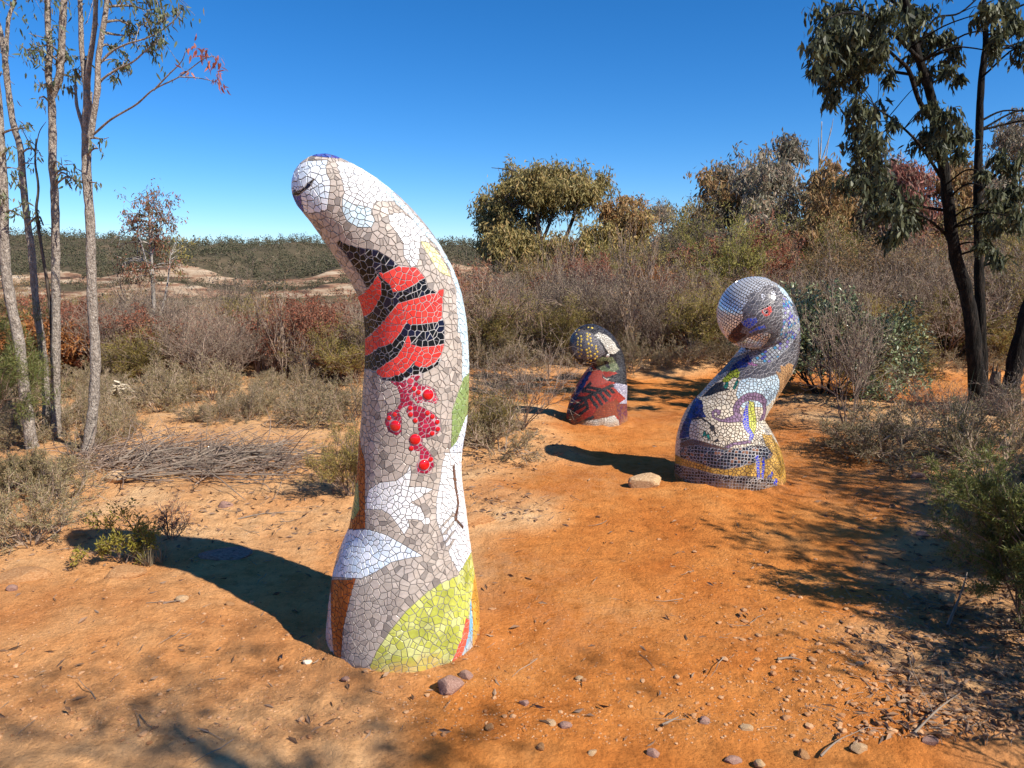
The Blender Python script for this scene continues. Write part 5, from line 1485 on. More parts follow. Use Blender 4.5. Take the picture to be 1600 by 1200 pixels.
hs = [('dense grey brown gum on the rise directly right of the low olive gum', 1120, 306, 38, 51, 20, 34, 'gum_brown', 1122, 450), ('grey gum crown rising behind the duck head', 1200, 290, 42, 55, 18, 40, 'gum_grey', 1205, 455), ('brown gum crown just right of the white-limbed tree', 1296, 310, 40, 57, 17, 38, 'gum_brown', 1300, 465),
      ('tall grey gum behind the hanging leaves of the dark gum', 1380, 283, 46, 50, 19, 38, 'gum_grey', 1380, 460), ('brown gum seen between the two stems of the dark gum', 1495, 296, 42, 55, 18, 36, 'gum_brown', 1495, 465), ('grey gum filling the gap right of the dark gum stems', 1560, 308, 40, 57, 17, 36, 'gum_grey', 1560, 470),
      ('dense grey green gum on the rise left of the white-limbed tree', 1150, 290, 42, 43, 21, 46, 'gum_grey', 1165, 440), ('dull brown gum on the rise, behind the dark gum at the right', 1330, 313, 60, 48, 20, 52, 'gum_grey', 1330, 470),
      ('reddish leaved small tree behind the dark gum at the right', 1430, 308, 46, 51, 17, 44, 'rust_pink', 1425, 470), ('low olive gum on the rise between two brown trees', 1085, 352, 36, 29, 27, 30, 'gum_olive', 1085, 450)]
for i, (lab, cx, cy, rx, ry, d, k, lm, bx, by) in enumerate(hs):
    px_tree('gum_tree', lab, [([(bx, by), (bx - 4, (by + cy) / 2 + 20), (cx, cy + ry * .4), (cx + 3, cy - ry * .6)], d, d, 4.0, 1.0), ([(bx - 2, by - 30), (cx - rx * .5, cy)], d, d, 2.2, 1), ([(bx + 2, by - 30), (cx + rx * .5, cy)], d, d + .5, 2.2, 1)],
            blob(cx, cy, rx, ry, d, k, 15, 72, 100 + i, 1.4) + blob(cx - rx * .3, cy + ry, rx * .8, ry * .6, d - .5, k // 2, 15, 72, 120 + i, 1.2), 'bark_mid', [lm], ML, None, 100 + i)
px_tree('gum_tree', 'thin white-limbed gum with sparse crown on the rise', [([(1262, 470), (1258, 420), (1246, 380), (1240, 330), (1236, 280), (1234, 240), (1238, 215)], 19, 19, 4.5, 1.2), ([(1250, 390), (1262, 340), (1275, 290), (1282, 240), (1284, 190)], 19, 19.5, 2.6, 0.6), ([(1246, 375), (1228, 330), (1212, 290), (1204, 255)], 19, 18.6, 2.4, 0.7), ([(1240, 300), (1250, 262), (1262, 235)], 19, 19, 1.6, .5), ([(1281, 260), (1297, 210), (1302, 185)], 19.5, 19.5, 1.1, .3)],
        blob(1236, 232, 30, 18, 19, 26, 11, 45, 131) + blob(1205, 275, 20, 22, 19, 16, 11, 45, 132) + blob(1262, 300, 24, 30, 19, 16, 12, 40, 133) + blob(1225, 345, 36, 26, 19, 26, 12, 60, 134), 'bark_white', ['gum_grey'], ML, None, 130)
px_tree('dead_tree', 'bare dead stem pointing up beside the sparse white-limbed gum', [([(1284, 430), (1282, 340), (1280, 270), (1279, 215)], 20, 20, 2.4, 0.6), ([(1281, 300), (1290, 250), (1298, 200)], 20, 20, 1.2, .3)], [], 'bark_white', ['gum_grey'], ML, None, 140)
px_tree('gum_tree', 'grey green gum beyond the dark gum at the right edge', [([(1592, 400), (1590, 320), (1586, 250), (1590, 200)], 22, 22, 4, 1.2)], blob(1592, 215, 40, 34, 22, 34, 12, 70, 141, 1.5) + blob(1555, 240, 20, 20, 22, 8, 11, 20, 142), 'bark_mid', ['gum_grey'], ML, None, 141)

# gums outside the picture on the right: their shade falls across the clearing
def shade_tree(x, y, H, label, seed, blobs, leaf=dict(L=0.11, W=0.026, spread=0.6)):
    rng = np.random.default_rng(seed)
    tb = MB(); lb = MB(); segs = []
    sp = catmull(np.array([[0, 0, -0.08], [0.08, 0.03, H * .3], [-0.05, 0.06, H * .6], [0.02, 0, H * .9]]), 6)
    tube(tb, sp, np.linspace(0.11, 0.03, len(sp)), 9, 0.15, seed)
    for bx, by, bz, R, k, n in blobs:
        for _ in range(k):
            c = np.array([bx, by, bz]) + rng.normal(0, 0.5, 3) * R
            j = int(np.argmin(np.linalg.norm(sp - c, axis=1) + np.maximum(0, sp[:, 2] - c[2]) * 2)); a = sp[j]
            cur = catmull(np.array([a, (a + c) / 2 + [0, 0, .15], c]), 4)
            for i in range(len(cur) - 1): segs.append((cur[i], cur[i + 1], 0.016 * (1 - .18 * i), 0.016 * (1 - .18 * (i + 1))))
            pos = c + rng.normal(0, 0.13, (n, 3)); dr = np.array([0, 0, -.9]) + rng.normal(0, leaf['spread'], (n, 3))
            leaves_arr(lb, pos, dr, leaf['L'] * rng.uniform(.7, 1.2, n), leaf['W'] * rng.uniform(.8, 1.2, n), rng, shape=4)
    segs_mesh(tb, segs, 4)
    root = bpy.data.objects.new('gum_tree', None); COL.objects.link(root); root.location = (x, y, gz(x, y))
    tag(root, label, 'tree')
    link('trunk', tb.mesh('trunk', True), M['bark_dark'], root); link('crown', lb.mesh('crown'), M['gum_dark'], root)


shade_tree(5.0, 2.3, 3.4, 'gum outside the right edge shading the nearer track', 201, [(0, 0, 2.9, 0.85, 34, 36), (-.5, .3, 2.3, 0.75, 26, 36), (.4, .4, 3.4, .8, 24, 36), (-.2, .6, 1.6, .6, 18, 36)])
shade_tree(5.6, 3.4, 3.2, 'gum outside the right edge shading the track before the duck head', 202, [(0, 0, 2.8, 0.9, 32, 50), (-.6, -.2, 2.2, 0.7, 22, 50), (.3, -.4, 1.5, .8, 22, 50)])
shade_tree(4.1, 1.2, 2.6, 'low gum outside the right edge shading the lower track', 205, [(0, 0, 2.1, 0.7, 20, 30), (-.3, .3, 1.5, 0.6, 16, 30)])
shade_tree(6.6, 5.0, 4.2, 'gum outside the right edge shading the ground behind the duck head', 203, [(0, 0, 3.4, 1.0, 26, 22), (-.6, -.2, 2.6, 0.8, 16, 22)])
shade_tree(3.9, -1.12, 6.2, 'tall gum behind the camera shading the lower left corner', 204, [(0.1, 0.2, 5.1, 0.8, 9, 26), (-.9, .6, 4.6, 0.6, 6, 26), (-1.7, .5, 4.4, 0.5, 5, 26), (.8, -.2, 4.5, .7, 8, 26), (-.3, .8, 4.3, .55, 5, 26), (-1.2, .2, 5.0, .6, 5, 26)])

# ------------------------------------------------------------------ shrubs
ZONES_L = [(-999, 120, 'behind the left gum trunks'), (120, 210, 'right of the left gum trunks'), (210, 290, 'below the rust-leaved tree'), (290, 400, 'beyond the brush pile'), (400, 640, 'close to the left of the tall sculpture')]
ZONES_R = [(-999, 830, 'close to the right of the tall sculpture'), (830, 960, 'behind the dark-headed sculpture'), (960, 1120, 'between the dark head and the duck head'), (1120, 1270, 'behind the duck head'), (1270, 1440, 'right of the duck head'), (1440, 9999, 'behind the dark gum trunks')]
ORD = ['leftmost', 'second', 'third', 'fourth', 'fifth', 'sixth', 'seventh', 'eighth', 'ninth', 'tenth', 'eleventh', 'twelfth', 'thirteenth', 'fourteenth', 'fifteenth', 'sixteenth', 'seventeenth', 'eighteenth', 'nineteenth', 'twentieth']
LABELS = {}


def scatter(k, boxes, n, lo, hi, desc, group, rng, min_d=0.5, taken=None, name='bush', left=False):
    c = 0; tries = 0
    while c < n and tries < n * 60:
        tries += 1
        b = boxes[int(rng.integers(len(boxes)))]
        px = rng.uniform(b[0], b[1]); y = rng.uniform(b[2], b[3]); x = (px - 800) / FPX * (y * cT + 0.26)
        if float(path_mask(np.array([x]), np.array([y]))[0]) > 0.35: continue
        if any((x - a) ** 2 + (y - b_) ** 2 < (min_d * (rr + 0.5)) ** 2 * 0.5 for a, b_, rr in taken): continue
        s = rng.uniform(lo, hi)
        taken.append((x, y, s))
        o = plant(k, x, y, (s * rng.uniform(.8, 1.25), s * rng.uniform(.75, 1.3)), rng.uniform(0, 6.28), desc, group, name=name if name != 'bush' else dict(fine='fine_leaved', rust='rust_leaved', orange='orange_leaved').get(k, k) + '_bush', rng=rng)
        z = next(t for a, b2, t in (ZONES_L if left else ZONES_R) if a <= px < b2)
        LABELS.setdefault((desc, z), []).append((px, o))
        c += 1


def label_shrubs():
    for (desc, z), l in LABELS.items():
        l.sort(key=lambda t: t[1].location[1])
        rows = [('', l)] if len(l) < 9 else [('nearer ', l[:len(l) // 2]), ('farther ', l[len(l) // 2:])]
        if len(l) > 30: k = len(l) // 3; rows = [('nearer ', l[:k]), ('midway ', l[k:2 * k]), ('farther ', l[2 * k:])]
        for w, g in rows:
            g.sort(key=lambda t: t[0])
            for i, (px, o) in enumerate(g):
                if len(g) == 1: o['label'] = w + desc + ' ' + z
                elif i == len(g) - 1: o['label'] = 'rightmost ' + w + desc + ' ' + z
                else: o['label'] = (ORD[i] + (' ' if i == 0 else ' from left, ')) + w + desc + ' ' + z


R2 = np.random.default_rng(77)
tk = []
# left: low heath in front, thicket behind, olive bushes on the gorge slope
scatter('heath', [(150, 560, 6.9, 9.3), (-60, 200, 6.2, 9.5)], 54, 0.5, 0.95, 'low heath tuft', 'heath tufts at the left', R2, 0.32, tk, 'heath_tuft', True)
scatter('bare', [(150, 580, 9.2, 13)], 16, 0.45, 0.8, 'bare grey twiggy shrub', 'bare shrubs in the left thicket', R2, 0.42, tk, 'twiggy_shrub', True)
scatter('pink', [(120, 580, 9.3, 14)], 22, 0.42, 0.72, 'reddish twiggy shrub', 'reddish twiggy shrubs in the left thicket', R2, 0.4, tk, 'twiggy_shrub', True)
scatter('rust', [(60, 560, 9.4, 12.8)], 34, 0.45, 0.8, 'rust-leaved bush', 'rust-leaved bushes in the left thicket', R2, 0.42, tk, 'bush', True)
scatter('fine', [(-40, 560, 9.3, 14)], 32, 0.5, 0.9, 'fine-leaved olive bush', 'fine-leaved bushes in the left thicket', R2, 0.42, tk, 'bush', True)
scatter('brown', [(-40, 640, 9.6, 20)], 36, 0.5, 0.75, 'brown dry bush', 'brown bushes at the left', R2, 0.42, tk, 'bush', True)
scatter('olive', [(-40, 640, 15, 27)], 54, 0.4, 0.75, 'olive slope bush', 'olive bushes before the gorge', R2, 0.42, tk, 'bush', True)
scatter('yellow', [(100, 640, 15, 24)], 24, 0.4, 0.75, 'yellowish slope bush', 'yellowish bushes before the gorge', R2, 0.42, tk, 'bush', True)
scatter('pink', [(600, 760, 11, 16)], 12, 0.6, 0.9, 'reddish twiggy shrub', 'reddish twiggy shrubs behind the tall sculpture', R2, 0.42, tk, 'twiggy_shrub')
# centre and right: behind the cross track
scatter('bare', [(730, 1120, 11.0, 13.4)], 20, 0.6, 0.95, 'bare grey twiggy shrub', 'bare shrubs behind the cross track', R2, 0.42, tk, 'twiggy_shrub')
scatter('pink', [(730, 1260, 11.2, 14.5)], 20, 0.6, 0.95, 'reddish twiggy shrub', 'reddish twiggy shrubs behind the cross track', R2, 0.4, tk, 'twiggy_shrub')
scatter('rust', [(720, 1150, 11.6, 16)], 32, 0.6, 0.95, 'rust-leaved bush', 'rust-leaved bushes behind the cross track', R2, 0.42, tk)
scatter('fine', [(740, 1260, 11.0, 15)], 30, 0.6, 1.1, 'fine-leaved olive bush', 'fine-leaved bushes behind the cross track', R2, 0.4, tk)
scatter('dark', [(740, 1600, 12.0, 16)], 14, 0.6, 0.95, 'dark leafy bush', 'dark leafy bushes behind the cross track', R2, 0.4, tk)
scatter('brown', [(730, 1060, 11.5, 20)], 28, 0.5, 0.85, 'brown dry bush', 'brown bushes in the scrub', R2, 0.4, tk)
scatter('brown', [(1060, 1620, 12, 20)], 34, 0.6, 1.05, 'brown dry bush', 'brown bushes in the scrub', R2, 0.4, tk)
scatter('olive', [(730, 1050, 13, 24)], 40, 0.45, 0.8, 'olive green bush', 'olive bushes in the scrub', R2, 0.38, tk)
scatter('olive', [(1050, 1620, 13, 26)], 44, 0.55, 1.0, 'olive green bush', 'olive bushes in the scrub', R2, 0.4, tk)
scatter('yellow', [(780, 1050, 14, 22)], 20, 0.5, 0.85, 'yellowish green bush', 'yellowish bushes in the scrub', R2, 0.38, tk)
scatter('yellow', [(1050, 1320, 14, 22)], 14, 0.7, 1.1, 'yellowish green bush', 'yellowish bushes in the scrub', R2, 0.4, tk)
scatter('grey', [(1060, 1620, 13.5, 24)], 46, 0.6, 1.05, 'tall grey drooping bush', 'grey bushes on the rise', R2, 0.38, tk)
scatter('rust', [(720, 790, 16, 24), (1080, 1250, 15, 20), (1350, 1600, 14, 20)], 14, 0.9, 1.4, 'tall rust red bush', 'rust bushes in the scrub', R2, 0.42, tk)
scatter('bare', [(1180, 1620, 10.8, 13.5)], 18, 0.75, 1.05, 'bare grey twiggy shrub', 'bare shrubs at the right', R2, 0.42, tk, 'twiggy_shrub')
scatter('fine', [(1280, 1620, 10.8, 14)], 16, 0.8, 1.2, 'fine-leaved olive bush', 'fine-leaved bushes at the right', R2, 0.42, tk)
scatter('pink', [(1280, 1620, 11.5, 14.5)], 16, 0.8, 1.2, 'reddish twiggy shrub', 'reddish twiggy shrubs at the right', R2, 0.42, tk, 'twiggy_shrub')
scatter('orange', [(990, 1080, 13.5, 14.5), (1380, 1450, 13, 14)], 6, 0.8, 1.2, 'orange-leaved bush', 'orange-leaved bushes', R2, 0.4, tk)
scatter('slender', [(160, 580, 9.2, 14)], 14, 0.45, 0.75, 'slender pale-stemmed sapling', 'slender saplings in the left thicket', R2, 0.3, tk, 'sapling', True)
scatter('slender', [(740, 1100, 11, 18)], 22, 0.65, 1.1, 'slender pale-stemmed sapling', 'slender saplings in the scrub', R2, 0.3, tk, 'sapling')
scatter('slender', [(1100, 1620, 11.5, 20)], 26, 0.7, 1.2, 'slender pale-stemmed sapling', 'slender saplings in the scrub', R2, 0.3, tk, 'sapling')
scatter('heath', [(730, 1620, 10.3, 11.4)], 34, 0.6, 1.1, 'low verge heath tuft', 'heath tufts on the verge of the cross track', R2, 0.3, tk, 'heath_tuft')
scatter('bare', [(140, 600, 9.0, 10.8)], 7, 0.6, 0.85, 'pale slender-stemmed shrub', 'pale slender shrubs before the left thicket', R2, 0.4, tk, 'twiggy_shrub', True)
label_shrubs()
for i, (x, y, q) in enumerate([(2.75, 1.9, 1.05), (2.6, 1.1, 1.05), (3.6, 1.3, 1.3)]):
    plant('fine', x, y, q, i * 1.3, 'fine-leaved bush outside the right edge shading the lower track', 'bushes outside the right edge', name='bush')
# coloured bushes that stand out of the scrub
for k, px, d, q, lab in [('rust', 1115, 15.5, 1.35, 'orange red bush standing out left of the duck head'), ('rust', 1085, 15.8, 1.1, 'smaller orange red bush beside the one left of the duck head'), ('rust', 745, 19, 1.6, 'rust red bush left of the broad olive gum'),
                         ('rust', 725, 21, 1.7, 'rust red bush touching the tall sculpture edge below the horizon'), ('rust', 905, 14.2, 1.0, 'rust red bush above the dark-headed sculpture'), ('orange', 1010, 13.4, 1.15, 'bush of dry orange leaves right above the dark-headed sculpture'),
                         ('rust', 1410, 13.6, 1.0, 'dark orange bush left of the dark gum trunk'), ('rust', 1450, 16, 1.5, 'tall rust red bush directly left of the dark gum trunk'), ('yellow', 1150, 14.6, 1.15, 'yellow green bush above the duck head'), ('yellow', 840, 17.5, 1.0, 'yellow green bush below the broad olive gum'),
                         ('rust', 770, 13.2, 0.95, 'rust-leaved bush close to the right edge of the tall sculpture'), ('orange', 55, 9.3, 0.9, 'bush of dry orange leaves between the left gum trunks')]:
    plant(k, (px - 800) / FPX * (d * cT + .26), d, q, px * .1, lab, None, name='bush')
# single shrubs one can point to
gp = lambda px, py: ground_at(px, py)


def at(k, px, py, sc, label, name='shrub', rz=0.0):
    g = gp(px, py); return plant(k, g[0], g[1], sc, rz, label, None, name=name)


at('dark', 1285, 615, (1.15, 1.05), 'dense glossy green bush right of the curled duck head sculpture')
at('fine', 1385, 625, (1.1, 0.75), 'feathery green bush between the glossy bush and the dark gum')
at('bare', 1325, 672, (0.7, 1.0), 'dark spindly shrub in the shade beside the track, right of the duck head')
at('bare', 815, 672, (0.75, 0.62), 'grey wispy shrub between the tall and the small dark-headed sculpture')
at('fine', 765, 690, (0.55, 0.45), 'low green bush just right of the tall sculpture')
at('heath', 740, 672, (1.3, 1.2), 'low heath tuft behind the tall sculpture, on its right')
at('heath', 780, 708, (1.2, 1.0), 'low heath tuft beside the littered bank right of the tall sculpture')
at('heath', 545, 660, (1.0, 1.1), 'low heath tuft just left of the tall sculpture')
at('fine', 548, 775, (0.42, 0.52), 'small green shrub half hidden behind the tall sculpture')
at('heath', 1390, 720, (1.5, 1.1), 'heath tuft in the shade left of the spiky grass')
at('heath', 1340, 705, (1.3, 1.0), 'heath tuft in the shade beside the spindly shrub')
at('heath', 1560, 735, (1.6, 1.4), 'dry heath tuft at the right edge below the dark trunks')
at('pink', 1500, 690, (0.55, 0.4), 'dry reddish shrub at the foot of the dark gum')
at('pink', 1445, 678, (0.5, 0.42), 'dry reddish shrub in front of the dark gum')
at('bare', 1590, 700, (0.6, 0.55), 'grey twiggy shrub at the right edge before the leaning dark trunk')


def close_shrub(seed, H, W, stems, sp, leaf, px, py, label, bm, lm, lean=0.9):
    b, l = shrub(seed, H, W, stems, sp, leaf, lean)
    g = gp(px, py)
    root = bpy.data.objects.new('shrub', None); COL.objects.link(root); root.location = (g[0], g[1], gz(g[0], g[1]))
    tag(root, label, 'shrub')
    link('branches', b, M[bm], root)
    if l: link('foliage', l, M[lm], root)


SC_ = spec([3, 3, 4], [0, 4, 3], 0.66, 0.45, r0=0.006, rmin=0.0011, up=[0.1, 0.08, 0.08])
close_shrub(301, 0.78, 0.45, 14, SC_, dict(n=12, L=0.03, W=0.0052, jit=0.008, along=.5), 1604, 985, 'fine needle-leaved green shrub at the right edge of the track', 'twig_brown', 'bright_green')
close_shrub(302, 0.62, 0.42, 12, SC_, dict(n=10, L=0.028, W=0.0048, jit=0.008), 1585, 900, 'greyish fine-leaved shrub behind the green shrub at the right edge', 'twig_brown', 'heath')
close_shrub(303, 0.45, 0.42, 14, SC_, dict(n=8, L=0.028, W=0.0046, jit=0.008), 1585, 815, 'pale dry fine shrub at the right edge below the spiky grass', 'twig_pink', 'heath')
close_shrub(304, 0.36, 0.36, 7, spec([2, 3, 4], [0, 3, 2], 0.62, 0.5, r0=0.005, rmin=0.0013), dict(n=4, L=0.024, W=0.008, jit=0.012), 198, 878, 'small yellow green shrub in the shadow tip of the tall sculpture', 'twig_brown', 'lime_leaf')
close_shrub(305, 0.3, 0.3, 8, spec([2, 3, 4], [0, 3, 2], 0.65, 0.5, r0=0.004, rmin=0.0013), dict(n=1, L=0.012, W=0.005), 268, 840, 'small bare reddish shrub beside the yellow green shrub', 'twig_brown', 'rust')
close_shrub(306, 0.5, 0.7, 14, SC_, dict(n=3, L=0.02, W=0.004, jit=0.006), 45, 850, 'dry grey bush at the left edge above the flat rock', 'twig_pink', 'heath', 1.0)
close_shrub(307, 0.42, 0.6, 12, SC_, dict(n=5, L=0.024, W=0.004, jit=0.006), 20, 770, 'grey green heath bush at the left edge under the gum trunks', 'twig_brown', 'heath', 1.0)
close_shrub(308, 0.4, 0.6, 12, SC_, dict(n=3, L=0.022, W=0.004, jit=0.006), 90, 775, 'dry wispy bush before the foot of the gum trunks', 'twig_grey', 'heath', 1.0)
close_shrub(309, 1.35, 0.7, 8, SC_, dict(n=9, L=0.05, W=0.005, jit=0.015), -12, 700, 'upright green needle bush cut by the left picture edge', 'twig_brown', 'bright_green')


def tussock(px, py, n, L, W, label, mat, seed, name='grass_tuft', flat=0.6, cat='grass', arch=0.5):
    rng = np.random.default_rng(seed); g = gp(px, py)
    mb = MB()
    for i in range(n):
        a = rng.uniform(0, 2 * math.pi); t = rng.uniform(0.05, flat); l = L * rng.uniform(.6, 1.1)
        d = np.array([math.cos(a) * math.sin(t), math.sin(a) * math.sin(t), math.cos(t)])
        s = np.array([-math.sin(a), math.cos(a), 0]) * W * .5
        p = np.array([math.cos(a), math.sin(a), 0]) * rng.uniform(0, .03)
        k = 5; V = []
        for j in range(k):
            f = j / (k - 1)
            q = p + d * l * f + np.array([math.cos(a), math.sin(a), -0.8]) * (arch * l * f * f * math.sin(t))
            q[2] = max(q[2], 0.005)
            V += [q - s * (1 - f * .9), q + s * (1 - f * .9)]
        mb.add(np.array(V), [(2 * j, 2 * j + 1, 2 * j + 3, 2 * j + 2) for j in range(k - 1)])
    root = bpy.data.objects.new(name, None); COL.objects.link(root); root.location = (g[0], g[1], gz(g[0], g[1]))
    tag(root, label, cat); link('blades', mb.mesh('blades'), M[mat], root)


tussock(1494, 716, 170, 0.72, 0.011, 'spiky grass tree tuft fanning out at the right of the track', 'grass_green', 401, 'grass_tree', 1.45, 'grass', 0.35)
tussock(234, 884, 46, 0.15, 0.005, 'straw tuft of grass at the foot of the yellow green shrub', 'straw', 402)
tussock(252, 880, 30, 0.12, 0.005, 'short straw grass tuft in the sculpture shadow, right of the other', 'straw', 403)
tussock(1535, 760, 70, 0.4, 0.006, 'dry grass tuft at the right edge under the spiky grass', 'straw', 404, flat=1.2)
tussock(1585, 720, 80, 0.45, 0.006, 'dry grey grass tuft at the right edge behind the fine shrub', 'straw', 405, flat=1.2)
tussock(70, 800, 50, 0.25, 0.005, 'dry grass tuft at the left below the gum trunks', 'straw', 406, flat=1.1)

# ------------------------------------------------------------------ far vegetation, one mass
def far_wood():
    rng = np.random.default_rng(9)
    lb = MB(); P0, D0, L0, W0 = [], [], [], []

    def put(x, y, H, R, n, size):
        z = height(x, y, False)
        for X, Y, Z, h, r in zip(x, y, z, H, R):
            v = rng.normal(0, 1, (n, 3)); v /= np.linalg.norm(v, axis=1)[:, None]; v *= rng.uniform(0.45, 1, (n, 1))
            P0.append(np.array([X, Y, Z + h * 0.46]) + v * np.array([r, r, h * 0.42])); D0.append(v + rng.normal(0, .7, (n, 3)))
            L0.append(np.full(n, size) * rng.uniform(.6, 1.3, n))
    # scrub from the slope edge down and over the rise
    def field(n, y0, y1, p0, p1, h, rr, nl, size, pw=1.0):
        y = y0 + (y1 - y0) * rng.random(n) ** pw; x = (rng.uniform(p0, p1, n) - 800) / FPX * y
        put(x, y, rng.uniform(*h, n), rng.uniform(*rr, n), nl, size)
    field(420, 26, 70, -150, 800, (1.0, 1.9), (.8, 1.5), 80, 0.2)
    field(420, 26, 90, 760, 1750, (1.0, 1.9), (0.9, 1.6), 100, 0.22)
    field(420, 70, 235, -150, 850, (3, 6), (1.4, 2.6), 34, 0.55)
    field(200, 90, 260, 750, 1750, (2.5, 4.5), (1.5, 2.8), 90, 0.35)
    field(2500, 276, 470, -200, 860, (1.6, 7), (1.2, 3.0), 30, 0.7)
    field(280, 236, 275, -200, 860, (2, 4), (1.3, 2.6), 60, 0.45)
    field(260, 262, 292, -200, 860, (1.5, 3), (1.2, 2.2), 60, 0.45)
    field(420, 440, 520, -200, 900, (3, 8), (1.5, 3.0), 44, 0.6)
    field(260, 260, 480, 850, 1800, (3, 5), (1.6, 3.4), 50, 0.6)
    Pb = np.concatenate(P0); D = np.concatenate(D0); L = np.concatenate(L0)
    leaves_arr(lb, Pb, D, L, L * 0.7, rng)
    o = link('far_woodland', lb.mesh('far_woodland'), M['far_leaf'])
    tag(o, 'grey green woodland and scrub covering the gorge and far ridge', 'woodland', None, 'stuff')


far_wood()

# ------------------------------------------------------------------ rocks
def rock(px, py, sx, sy, sz, label, mat, seed, sink=0.3, rz=0.0, sub=3, name='rock'):
    import bmesh
    bm = bmesh.new(); bmesh.ops.create_icosphere(bm, subdivisions=sub, radius=1.0)
    rng = np.random.default_rng(seed)
    pl = [(Vector(rng.normal(0, 1, 3)).normalized(), rng.uniform(.55, .9)) for _ in range(11)]
    for v in bm.verts:
        p = v.co.copy()
        for n, c in pl:
            k = p.dot(n)
            if k > c: p -= n * (k - c) * 0.92
        v.co = p * (1 + 0.05 * float(vnoise(np.array([p.x * 5 + seed]), np.array([p.y * 5 + p.z * 3]), seed)[0]))
    me = bpy.data.meshes.new(name); bm.to_mesh(me); bm.free()
    g = gp(px, py)
    o = link(name, me, M[mat], None, (g[0], g[1], gz(g[0], g[1]) + sz * (1 - 2 * sink) * .5), rz, (sx, sy, sz))
    tag(o, label, 'rock')
    return o


rock(704, 1078, .056, .048, .042, 'brown rock lying at the foot of the tall sculpture', 'rock_brown', 501, .15, .4)
rock(728, 1058, .028, .025, .02, 'small brown stone between the rock and the tall sculpture', 'rock_brown', 502, .2)
rock(1008, 760, .13, .085, .075, 'pale tan rock in the shadow beside the duck head sculpture', 'rock_tan', 503, .2, .2)
rock(196, 898, .1, .07, .05, 'low rounded orange rock below the yellow green shrub', 'rock_orange', 504, .5, .3)
rock(30, 902, .15, .08, .05, 'flat pale rock at the left picture edge', 'rock_orange', 505, .52, .15)
rock(355, 868, .16, .09, .045, 'flat slab of rock lying inside the tall sculpture shadow', 'rock_brown', 506, .5, -.1)
rock(352, 792, .05, .04, .03, 'angular brown stone on the sandy bank behind the shadow', 'rock_brown', 507, .2)
rock(285, 938, .032, .024, .02, 'small round tan stone beside a twig on the open sand', 'rock_tan', 508, .2)
rock(358, 946, .025, .02, .016, 'small brown stone below the tall sculpture shadow', 'rock_orange', 509, .2)
rock(182, 752, .075, .06, .06, 'pale stone beside the brush pile', 'rock_tan', 510, .2)
rock(355, 738, .07, .05, .04, 'orange stone at the right end of the brush pile', 'rock_orange', 511, .25)
rock(18, 922, .03, .025, .02, 'small stone at the left edge under the flat rock', 'rock_brown', 512, .2)
rock(112, 838, .09, .06, .035, 'low orange stone at the tip of the tall sculpture shadow', 'rock_orange', 513, .3)
rock(1342, 1172, .032, .025, .018, 'pale flat stone at the bottom edge, among the gravel', 'rock_tan', 514, .2, .3)
rock(1145, 1190, .03, .018, .014, 'grey brown oval stone at the bottom edge left of the pale stone', 'rock_brown', 515, .2)
rock(1188, 1196, .022, .019, .014, 'round tan stone at the bottom edge beside the oval stone', 'rock_tan', 516, .2)
rock(1452, 1160, .034, .026, .016, 'brown slab stone in the shade at the bottom right', 'rock_brown', 517, .2)
rock(1480, 938, .05, .04, .03, 'tan stone under the twigs of the green shrub at the right', 'rock_tan', 518, .2)
rock(1440, 838, .05, .035, .025, 'dark stone on the gravel right of the track', 'rock_brown', 519, .2)
rock(1484, 840, .06, .05, .035, 'rusty stone on the gravel near the right edge', 'rock_orange', 520, .2)
rock(1432, 745, .06, .045, .03, 'brown stone in front of the spiky grass', 'rock_brown', 521, .2)
rock(745, 815, .13, .07, .06, 'sloping orange slab right of the tall sculpture', 'rock_orange', 522, .45, .6)
rock(480, 1036, .02, .018, .013, 'white pebble lying left of the tall sculpture foot', 'bleached', 523, .2, 0, 2)
rock(1165, 1140, .028, .02, .016, 'tan stone among twigs on the lower track', 'rock_tan', 524, .2, 0, 2)
rock(1100, 1130, .026, .022, .018, 'dark brown stone among twigs on the lower track', 'rock_brown', 525, .2, 0, 2)
for i, (px, py, s) in enumerate([(885, 1135, .02), (862, 1132, .016), (765, 1138, .016), (820, 1100, .018), (905, 1062, .016), (1255, 1180, .022), (1020, 1178, .018), (925, 1178, .016), (845, 1168, .016), (540, 1062, .014)]):
    o = rock(px, py, s * 1.3, s, s * .8, 'thumb-sized stone lying loose on the lower part of the track', ['rock_brown', 'rock_tan', 'rock_orange'][i % 3], 540 + i, .25, i, 2)
    o['group'] = 'loose thumb-sized stones on the lower track'


